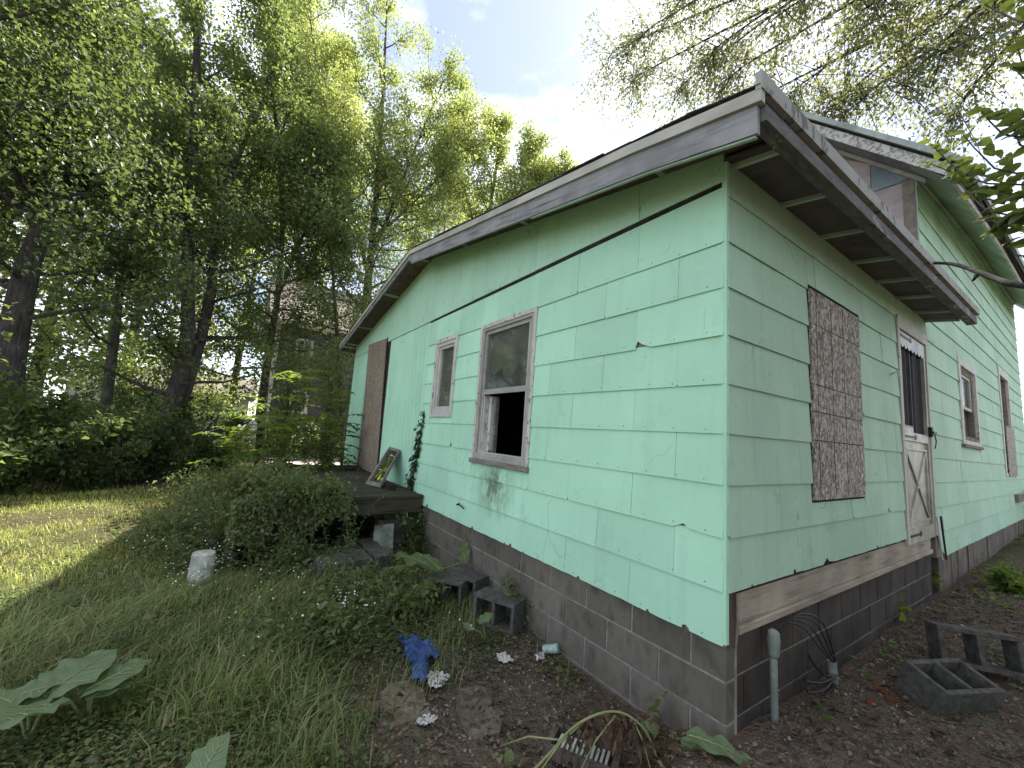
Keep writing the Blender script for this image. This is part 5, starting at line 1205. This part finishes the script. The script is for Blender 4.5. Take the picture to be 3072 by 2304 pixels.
for (a, b, p, q) in NW:
    wn = bpy.data.objects.new('window', None); COL.objects.link(wn); wn.parent = NH; LOC[wn.name] = LOC[NH.name].copy(); wn.location = (0, 0, 0)
    ring(MB(), 'B', a-.08, b+.08, p-.08, q+.08, .12, 0, 0).v
    mbw = MB(); f2 = lambda u0, u1, d0, d1, z0, z1: (NX+d0, NX+d1, u0, u1, z0, z1)
    for r in ((a-.09, a+.03, p-.1, q+.08), (b-.03, b+.09, p-.1, q+.08), (a+.03, b-.03, q-.02, q+.08), (a+.03, b-.03, p-.1, p+.0), ((a+b)/2-.025, (a+b)/2+.025, p, q-.02)): mbw.box(*f2(r[0], r[1], -.05, .05, r[2], r[3]))
    mbw.build('frame', M['ncasing'], wn); MB().box(*f2(a, b, -.1, -.09, p, q)).build('pane', M['glass'], wn); MB().box(*f2(a, b, -.16, -.152, p, q)).build('blind', M['dark_wood'], wn)
MB().box(NX-9.0, NX-.2, y0+.2, y1, .9, 1.0).build('floor', M['dark_wood'], NH)
rz0, rz1 = 5.32, 8.6
MB().prism([(NX+.35, y0-.35, rz0-.1), (NX+.35, y0-.35, rz0+.06), (NX-4.3, y0-.35, rz1), (NX-9.3, y0-.35, rz0+.06), (NX-9.3, y0-.35, rz0-.1)], (0, 10.5, 0)).build('roof', M['nroof'], NH)
mb = MB()
for k_ in range(20):
    t = k_/20; x_ = NX+.37-4.65*t; z_ = rz0+.065+(rz1-rz0-.06)*t; mb.hexa([(x_, y0-.36, z_), (x_-.26, y0-.36, z_+.19), (x_-.26, y1+.9, z_+.19), (x_, y1+.9, z_), (x_, y0-.36, z_+.028), (x_-.26, y0-.36, z_+.20), (x_-.26, y1+.9, z_+.20), (x_, y1+.9, z_+.028)])
tag(mb.build('roof_shingles', M['nroof'], NH), kind='stuff')
MB().box(NX+.35, NX+.40, y0-.35, y1+1, rz0-.12, rz0+.05).build('fascia_board', M['ncasing'], NH)
for y_ in (y0+1.35, y0+3.0, y0+5): MB().box(NX-.05, NX+.06, y_, y_+.12, -.45, .9).build('post', M['sheath'], NH)
mb = MB()
for k_ in range(60):
    a_ = y0+.15+.16*k_
    if a_+.95 > y1: break
    for s in (0, 1):
        ya, yb = (a_, a_+.95) if s == 0 else (a_+.95, a_)
        mb.prism([(NX-.02-.02*s, ya-.012, -.4), (NX-.02-.02*s, ya+.03, -.4), (NX-.02-.02*s, yb+.03, .88), (NX-.02-.02*s, yb-.012, .88)], (.012, 0, 0))
tag(mb.build('lattice', M['lattice'], NH), kind='stuff')
MB().box(NX-1.2, NX-1.1, y0+.2, y1, -.45, .9).build('crawl_back', M['dark_wood'], NH)
# pink gravel strip beside it
p = pG(690, 1000, -.43); me = MB().prism([(NX+.3, -1.2, -.5), (-13.5, -1.0, -.5), (-13.5, 3, -.5), (NX+.3, 5, -.5)], (0, 0, .12)).build('gravel_path', M['gravel']); tag(me, 'sunlit pink gravel patch beside the grey neighbour house', kind='structure')
# white house further back
WX = np.array(pR(430, 850, 36)); WH = thing('white_house', 'white clapboard house far behind the trees', 'house', (WX[0], WX[1], -.45))
MB().box(WX[0]-5, WX[0], WX[1]-6.5, WX[1]+3.0, -.45, 2.6).build('wall', M['white_siding'], WH)
mb = MB()
for k_ in range(19): mb.hexa([(WX[0]+.001, WX[1]-6.5, -.4+.158*k_), (WX[0]+.03, WX[1]-6.5, -.4+.158*k_), (WX[0]+.03, WX[1]+3, -.4+.158*k_), (WX[0]+.001, WX[1]+3, -.4+.158*k_), (WX[0]+.001, WX[1]-6.5, -.25+.158*k_), (WX[0]+.006, WX[1]-6.5, -.25+.158*k_), (WX[0]+.006, WX[1]+3, -.25+.158*k_), (WX[0]+.001, WX[1]+3, -.25+.158*k_)])
tag(mb.build('clapboard', M['white_siding'], WH), kind='stuff')
MB().prism([(WX[0]+.4, WX[1]-6.9, 2.5), (WX[0]+.4, WX[1]-6.9, 2.65), (WX[0]-2.5, WX[1]-6.9, 4.2), (WX[0]-5.4, WX[1]-6.9, 2.65), (WX[0]-5.4, WX[1]-6.9, 2.5)], (0, 10.3, 0)).build('roof', M['nroof'], WH)
for y_ in (-4.5, -1.0): MB().box(WX[0]+.0, WX[0]+.05, WX[1]+y_, WX[1]+y_+1, 1.0, 2.4).build('window', M['dark_wood'], WH)
# propane style tank and two plastic bits in the neighbour's yard
p = pR(532, 925, 19); tk = thing('white_tank', 'white rounded tank standing left of the grey neighbour house', 'tank', (p[0], p[1], -.45))
MB().tube([(p[0], p[1], -.4), (p[0], p[1], .5), (p[0], p[1], .9), (p[0], p[1], 1.08), (p[0], p[1], 1.15)], [.33, .34, .34, .24, .05], 16).build('body', M['tank'], tk, smooth=True)
for (nm, px, py, d, m_, lab) in (('plastic_tub', 470, 946, 18, M['blue_plastic'], 'blue plastic tub in the yard behind the trees'), ('plastic_tub', 362, 950, 17, M['blue_plastic'], 'small blue tub seen right of the middle trunk'), ('plastic_tub', 268, 968, 18, M['red_plastic'], 'small red tub seen between the tree trunks')):
    p = pR(px, py, d); r_ = .26 if 'yard' in lab else .16
    t_ = thing(nm, lab, 'tub', (p[0], p[1], -.45)); MB().tube([(p[0], p[1], -.45), (p[0], p[1], p[2]+.1), (p[0], p[1], p[2]+.2), (p[0], p[1], p[2]+.19)], [r_*.85, r_, r_*1.06, r_*.9], 12).build('body', m_, t_)

# ------------------------------------------------------------------ creeper on the mint wall
iv = thing('creeper', 'dark creeper climbing the mint wall right of the leaning sash', 'creeper', (-4.25, -.03, .2))
Q = np.array([pA(x_, y_, -.02) for x_, y_ in ((888, 1062), (890, 1035), (898, 1005), (903, 975), (908, 945), (913, 915), (917, 885))]); T_, r = taper(Q, .006, .002, 20)
MB().tube(T_, r, 4).build('stem', M['stem_green'], iv)
P = []; 
for i in range(240):
    t = RNG.beta(1.2, 1.5)*19; k = min(int(t), 18); P.append(T_[k]+np.array([RNG.normal(0, .045*(1.15-t/19)), -abs(RNG.normal(.02, .02)), RNG.normal(0, .03)]))
P = np.array(P); D = np.stack([RNG.normal(0, .7, len(P)), RNG.normal(-.2, .3, len(P)), RNG.normal(-.5, .3, len(P))], 1)
V, F = leaf_arrays(P, D, np.array([0, -1.0, .5])+RNG.normal(0, .4, (len(P), 3)), RNG.uniform(.05, .09, len(P)), RNG.uniform(.035, .055, len(P)), .1, .1); link_mesh('leaves', np_mesh('leaves', V, F), M['ivy'], iv)

# ------------------------------------------------------------------ ground cover (nobody could count it)
def in_house(x, y): return ((x < .06) & (x > -9) & (y > -.04)) | ((x > -7.4) & (x < -4.05) & (y > -2.0) & (y < .1))
def dirt(x, y):
    """1 on bare soil near the house corner, 0 in the lawn"""
    n = .35*np.sin(x*3.1+1)*np.cos(y*2.7)+.22*np.sin(x*7+y*5)+.15*np.sin(x*15-y*11)
    a = ss(-2.2, -1.0, x+n)*ss(-1.95, -1.25, y+n*.6)
    return np.clip(a, 0, 1)
def scatter(n, x0, x1, y0, y1, keep):
    x = RNG.uniform(x0, x1, n); y = RNG.uniform(y0, y1, n); k = ~in_house(x, y) & (RNG.random(n) < keep(x, y)); return x[k], y[k]
def patch(x, y, f, s): return .5+.25*(np.sin(x*f+s)*np.cos(y*f*.9-s)+np.sin(x*f*1.9-y*f*1.4+s*2))+.25*np.sin(x*f*3.7+y*f*3.1+s)*.8
def stuff(name, V, F, m, label): o = link_mesh(name, np_mesh(name, V, F), m); return tag(o, label, kind='stuff')
# near grass
x, y = scatter(150000, -6.5, 1.2, -4.6, 0, lambda x, y: (1-dirt(x, y))*np.clip(patch(x, y, 2.1, 1.3)*1.7-.45, .04, 1)*ss(6.8, 2.2, np.hypot(x-1.2, y+2.25))*(.5+.5*ss(-1.3, -2.0, y+.25*np.sin(x*3))))
n = len(x); P = np.stack([x, y, ground_z(x, y)-.01], 1); fl = np.stack([np.sin(x*1.3+y)+RNG.normal(0, .8, n), np.cos(y*1.7-x)+RNG.normal(0, .8, n), np.zeros(n)], 1)
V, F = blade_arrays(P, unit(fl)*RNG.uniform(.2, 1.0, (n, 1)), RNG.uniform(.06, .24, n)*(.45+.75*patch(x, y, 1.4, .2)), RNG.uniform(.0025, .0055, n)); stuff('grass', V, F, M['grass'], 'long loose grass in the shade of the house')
# long drooping grass at the lower left
x, y = scatter(20000, -3.6, .4, -3.4, -1.0, lambda x, y: (1-dirt(x, y))*ss(-1.2, -1.9, y+.3*np.sin(x*2.6))*np.clip(patch(x, y, 1.9, 7.7)*1.9-.5, .02, 1))
n = len(x); P = np.stack([x, y, ground_z(x, y)-.01], 1); fl = np.stack([-.6+RNG.normal(0, .7, n), .5+RNG.normal(0, .7, n), np.zeros(n)], 1)
V, F = blade_arrays(P, unit(fl)*RNG.uniform(.7, 1.7, (n, 1)), RNG.uniform(.10, .22, n), RNG.uniform(.004, .0085, n)); stuff('long_grass', V, F, M['grass'], 'long drooping grass in the lower left')
# lawn behind
x, y = scatter(300000, -17, -1.5, -13, -.2, lambda x, y: ss(2.6, 5.5, np.hypot(x-1.2, y+2.25))*ss(17, 6, np.hypot(x-1.2, y+2.25))*np.clip(patch(x, y, .9, 3)*1.5-.1, .12, 1))
n = len(x); P = np.stack([x, y, ground_z(x, y)-.01], 1); fl = np.stack([RNG.normal(0, 1, n), RNG.normal(0, 1, n), np.zeros(n)], 1)
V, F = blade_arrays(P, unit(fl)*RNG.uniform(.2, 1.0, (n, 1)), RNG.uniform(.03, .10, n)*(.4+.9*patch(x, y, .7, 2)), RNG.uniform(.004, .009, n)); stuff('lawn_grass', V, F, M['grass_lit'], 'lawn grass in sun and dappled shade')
# broad leaved ground cover
x, y = scatter(260000, -13, 1.0, -9, 0, lambda x, y: (1-.93*dirt(x, y))*np.clip(1.2-1.5*patch(x, y, 1.7, 4.1), .04, 1)*ss(12, 3, np.hypot(x-1.2, y+2.25)))
n = len(x); P = np.stack([x, y, ground_z(x, y)+RNG.uniform(.0, .09, n)*np.clip(1.3*patch(x, y, 1.1, .7), .2, 1.3)], 1)
sz = RNG.uniform(.014, .046, n)*(.7+.6*patch(x, y, .8, 5)); V, F = leaf_arrays(P, rdir(n, -.25, .35), np.array([0, 0, 1.0])+RNG.normal(0, .3, (n, 3)), sz, sz*.6, .12, .1); stuff('ground_cover', V, F, M['leaf_shade'], 'low broad leaved weeds covering the yard')
x, y = scatter(150000, -5.0, .6, -3.8, -.05, lambda x, y: (1-.95*dirt(x, y))*np.clip(1.35-1.7*patch(x, y, 2.3, 8.1), .03, 1))
n = len(x); P = np.stack([x, y, ground_z(x, y)+RNG.uniform(.0, .07, n)*np.clip(1.4*patch(x, y, 1.6, .7), .15, 1.4)], 1)
sz = RNG.uniform(.012, .034, n); V, F = leaf_arrays(P, rdir(n, -.25, .4), np.array([0, 0, 1.0])+RNG.normal(0, .35, (n, 3)), sz, sz*.65, .12, .1); stuff('ground_cover', V, F, M['leaf_shade'], 'creeping small leaved weeds near the house')
# dead leaves caught in the lawn
x, y = scatter(16000, -9, .4, -6, 0, lambda x, y: np.clip(patch(x, y, 2.3, 6.1)*1.5-.3, .05, 1)*ss(9, 2, np.hypot(x-1.2, y+2.25)))
n = len(x); P = np.stack([x, y, ground_z(x, y)+RNG.uniform(.005, .05, n)], 1); sz = RNG.uniform(.015, .05, n); V, F = leaf_arrays(P, rdir(n, -.3, .3), np.array([0, 0, 1.0])+RNG.normal(0, .5, (n, 3)), sz, sz*RNG.uniform(.3, .7, n), .3, .0); stuff('leaf_litter', V, F, M['litter'], 'dead leaves caught among the lawn weeds')
# bigger dry leaves on the soil
x, y = scatter(1500, -2.4, 2.2, -2.6, 6, lambda x, y: np.maximum(dirt(x, y), ss(-.05, .15, x)*ss(-.3, .2, y))*.9); n = len(x)
P = np.stack([x, y, ground_z(x, y)+RNG.uniform(.012, .03, n)], 1); sz = RNG.uniform(.04, .085, n); V, F = leaf_arrays(P, rdir(n, -.25, .25), np.array([0, 0, 1.0])+RNG.normal(0, .5, (n, 3)), sz, sz*RNG.uniform(.4, .7, n), .3, .1); stuff('dry_leaves', V, F, M['dry_leaf'], 'curled brown leaves on the soil by the house')
# leggy single stemmed weeds in front of the deck and along its left side
def leggy(n, pick, hmin, hmax, seed):
    rg = np.random.default_rng(seed); sb = MB(); P, D, S_, T3 = [], [], [], []
    for i in range(n):
        x_, y_ = pick(rg); h = rg.uniform(hmin, hmax)*rg.choice([.45, .7, 1.0, 1.0]); b = np.array([x_, y_, float(ground_z(x_, y_))])
        ln = rg.normal(0, .22, 2)*h; tip = b+np.array([ln[0], ln[1], h]); md = b+np.array([ln[0]*.3, ln[1]*.3, h*.55])
        Q, r = taper([b, md, tip], .0035+.003*h, .0012, 8); sb.tube(Q, r, 3, False); lf = rg.uniform(.035, .085); big = rg.random() < .3
        k = int(h/.028)
        for j in range(k):
            t = (.12+.9*j/k)*7; ii = min(int(t), 6); p = Q[ii]+(Q[ii+1]-Q[ii])*min(t-ii, 1.0); a = j*2.4+rg.uniform(-.4, .4)
            P.append(p); D.append([math.cos(a), math.sin(a), rg.uniform(-.25, .6)]); S_.append(lf*(1.25-.85*j/k)*rg.uniform(.6, 1.2)*(1.5 if big else 1))
        if rg.random() < .6:
            for m_ in range(rg.integers(3, 9)):
                q = tip+np.array([*rg.normal(0, .07, 2), rg.uniform(-.08, .07)]); sb.tube([Q[6], q], [.0012, .0006], 3, False)
                if rg.random() < .55: T3.append(q)
                for _ in range(3): P.append(Q[6]+(q-Q[6])*rg.uniform(.2, 1)); D.append(rg.normal(0, 1, 3)); S_.append(.025*rg.uniform(.6, 1.3))
    P = np.array(P); D = np.array(D); S_ = np.array(S_); return sb, P, D, S_, np.array(T3)
def pick_deck(rg):
    while True:
        a = pG(rg.uniform(360, 760), rg.uniform(1085, 1245), -.41)
        if not in_house(a[0], a[1]): return a[0], a[1]
def pick_yard(rg):
    a = pG(rg.uniform(180, 880), rg.uniform(1190, 1440), -.41); return a[0], a[1]
for (nm, n_, pk, h0, h1, sd_, mt) in (('tall_weeds', 260, pick_deck, .3, .85, 71, 'leaf_shade'), ('low_weeds', 420, pick_yard, .06, .24, 72, 'leaf_shade')):
    sb, P, D, S_, T3 = leggy(n_, pk, h0, h1, sd_)
    tag(sb.build('weed_stems', M['stem_green'], None), 'thin stems of the '+('tall weeds round the deck' if sd_ == 71 else 'low weeds in the yard'), kind='stuff')
    V, F = leaf_arrays(P, D, np.array([0, 0, 1.0])+RNG.normal(0, .35, (len(P), 3)), S_, S_*RNG.uniform(.22, .5, len(P)), .12, .25); stuff(nm, V, F, M[mt], 'leggy weeds round the overgrown deck' if sd_ == 71 else 'low single stemmed weeds in the yard')
    if sd_ == 71: FLOWER_TIPS = T3
# trailing leaves hanging over the deck rim
n = 3600; y = -2.15+1.25*RNG.beta(1.0, 1.5, n); z = .36-.62*RNG.beta(1.1, 1.5, n)*(.35+.65*np.abs(np.sin(y*5.3)+.4*np.sin(y*13))); x = -3.99+np.abs(RNG.normal(0, .07, n))+.10*(.36-z)
P = np.stack([x, y, z], 1); D = np.stack([RNG.normal(.5, .4, n), RNG.normal(0, .6, n), RNG.normal(-.5, .4, n)], 1); sz = RNG.uniform(.025, .065, n)
V, F = leaf_arrays(P, D, np.array([.8, 0, .6])+RNG.normal(0, .4, (n, 3)), sz, sz*.55, .12, .15); stuff('trailing_creeper', V, F, M['leaf_shade'], 'trailing leaves hanging over the front of the deck')
# right side sparse weeds
x, y = scatter(16000, .05, 4, .5, 14, lambda x, y: np.clip(patch(x, y, 1.6, 2.2)*1.6-.4, .04, 1)*ss(-.5, 4, y))
n = len(x); P = np.stack([x, y, ground_z(x, y)+RNG.uniform(0, .1, n)], 1); sz = RNG.uniform(.03, .07, n); V, F = leaf_arrays(P, rdir(n, -.2, .4), np.array([0, 0, 1.0])+RNG.normal(0, .3, (n, 3)), sz, sz*.6, .12, .1); stuff('ground_cover', V, F, M['leaf_sap'], 'sparse weeds on the strip along the long wall')
# leaf litter and bark chips on the bare soil
x, y = scatter(36000, -2.6, 2.4, -2.6, 7, lambda x, y: np.maximum(dirt(x, y), ss(-.05, .15, x)*ss(-.3, .2, y))*np.clip(patch(x, y, 3, 1)*1.2, .15, 1))
n = len(x); P = np.stack([x, y, ground_z(x, y)+RNG.uniform(.002, .018, n)], 1); sz = RNG.uniform(.012, .05, n); V, F = leaf_arrays(P, rdir(n, -.3, .3), np.array([0, 0, 1.0])+RNG.normal(0, .45, (n, 3)), sz, sz*RNG.uniform(.25, .6, n), .25, .0); stuff('leaf_litter', V, F, M['litter'], 'dead leaves and bark chips on the bare soil')
# twigs and roots
mb = MB()
for i in range(900):
    if i < 480: x_, y_ = RNG.uniform(-2.0, .0), RNG.uniform(-1.9, -.05)
    else: x_, y_ = RNG.uniform(.06, 1.6), RNG.uniform(-.9, 4.2)
    if i % 4 == 0 and i < 480: c_ = pG(1010, 1440, -.4); x_, y_ = c_[0]+RNG.normal(0, .12), c_[1]+RNG.normal(0, .12)
    if in_house(np.array(x_), np.array(y_)): continue
    a = RNG.uniform(0, 6.28); ln = RNG.uniform(.05, .26); w_ = RNG.uniform(-.5, .5)
    q = []
    for s in np.linspace(-.5, .5, 5): xx, yy_ = x_+ln*s*math.cos(a+w_*s*2), y_+ln*s*math.sin(a+w_*s*2); q.append((xx, yy_, float(ground_z(xx, yy_))+.008+.02*abs(math.sin(i+s*3))*RNG.uniform(.3, 1)))
    mb.tube(q, RNG.uniform(.0012, .0042), 4, False)
tag(mb.build('twigs', M['twig'], None), 'dry twigs and roots scattered on the soil', kind='stuff')
# small stones
vs, fs = [], []; base = np.array([(1, 0, 0), (-1, 0, 0), (0, 1, 0), (0, -1, 0), (0, 0, 1), (0, 0, -1)], float); tri = np.array([(0, 2, 4), (2, 1, 4), (1, 3, 4), (3, 0, 4), (2, 0, 5), (1, 2, 5), (3, 1, 5), (0, 3, 5)])
x, y = scatter(9000, -2.2, 2.4, -2.4, 7, lambda x, y: np.maximum(dirt(x, y), ss(-.05, .15, x)*ss(-.3, .2, y))); n = len(x)
sc_ = RNG.uniform(.003, .012, (n, 1, 1))*RNG.uniform(.6, 1.4, (n, 6, 3)); V = (base[None]*sc_+np.stack([x, y, ground_z(x, y)+.003], 1)[:, None]).reshape(-1, 3); F = (tri[None]+(np.arange(n)*6)[:, None, None]).reshape(-1, 3)
stuff('pebbles', V, F, M['mortar'], 'small pebbles in the bare soil')
# little white flowers
P = []
for (px, py, s_, k_) in ((470, 1190, 45, 120), (400, 1235, 45, 60), (760, 1285, 40, 70), (640, 1230, 70, 30), (330, 1150, 70, 40), (560, 1310, 120, 22), (1000, 1330, 40, 6)):
    for i in range(k_):
        p = pG(px+RNG.normal(0, s_*.6), py+RNG.normal(0, s_*.45), -.41+abs(RNG.normal(.22, .14)))
        P.append(p)
P = np.concatenate([np.array(P), FLOWER_TIPS[::2]]); n = len(P); vs = []; fs = []
ang = np.linspace(0, 2*math.pi, 7)[:-1]; Nn = unit(np.array([.25, -.3, 1.0])+RNG.normal(0, .4, (n, 3))); S = unit(np.cross(Nn, [1, .2, .1])); T2 = np.cross(Nn, S); r_ = RNG.uniform(.0035, .0075, n)
V = np.stack([P+(S*math.cos(a)+T2*math.sin(a))*r_[:, None] for a in ang], 1).reshape(-1, 3); i = np.arange(n)*6; F = np.concatenate([np.stack([i, i+1, i+2], 1), np.stack([i, i+2, i+3], 1), np.stack([i, i+3, i+4], 1), np.stack([i, i+4, i+5], 1)])
stuff('wildflowers', V, F, M['petal'], 'tiny white daisy flowers in the weeds')
# utility lines far right
mb = MB()
for k_, (ya, yb) in enumerate(((676, 674), (702, 700), (708, 707), (742, 742))):
    a = pR(2120, ya, 40); b = pR(2400, yb, 30); mb.tube([a, (a+b)/2-[0, 0, .1], b], .012, 4)
tag(mb.build('utility_wires', M['cable'], None), 'thin utility wires in the sky at the far right', 'wires')
print('objects', len(bpy.data.objects), 'tris', sum(len(m.polygons) for m in bpy.data.meshes))
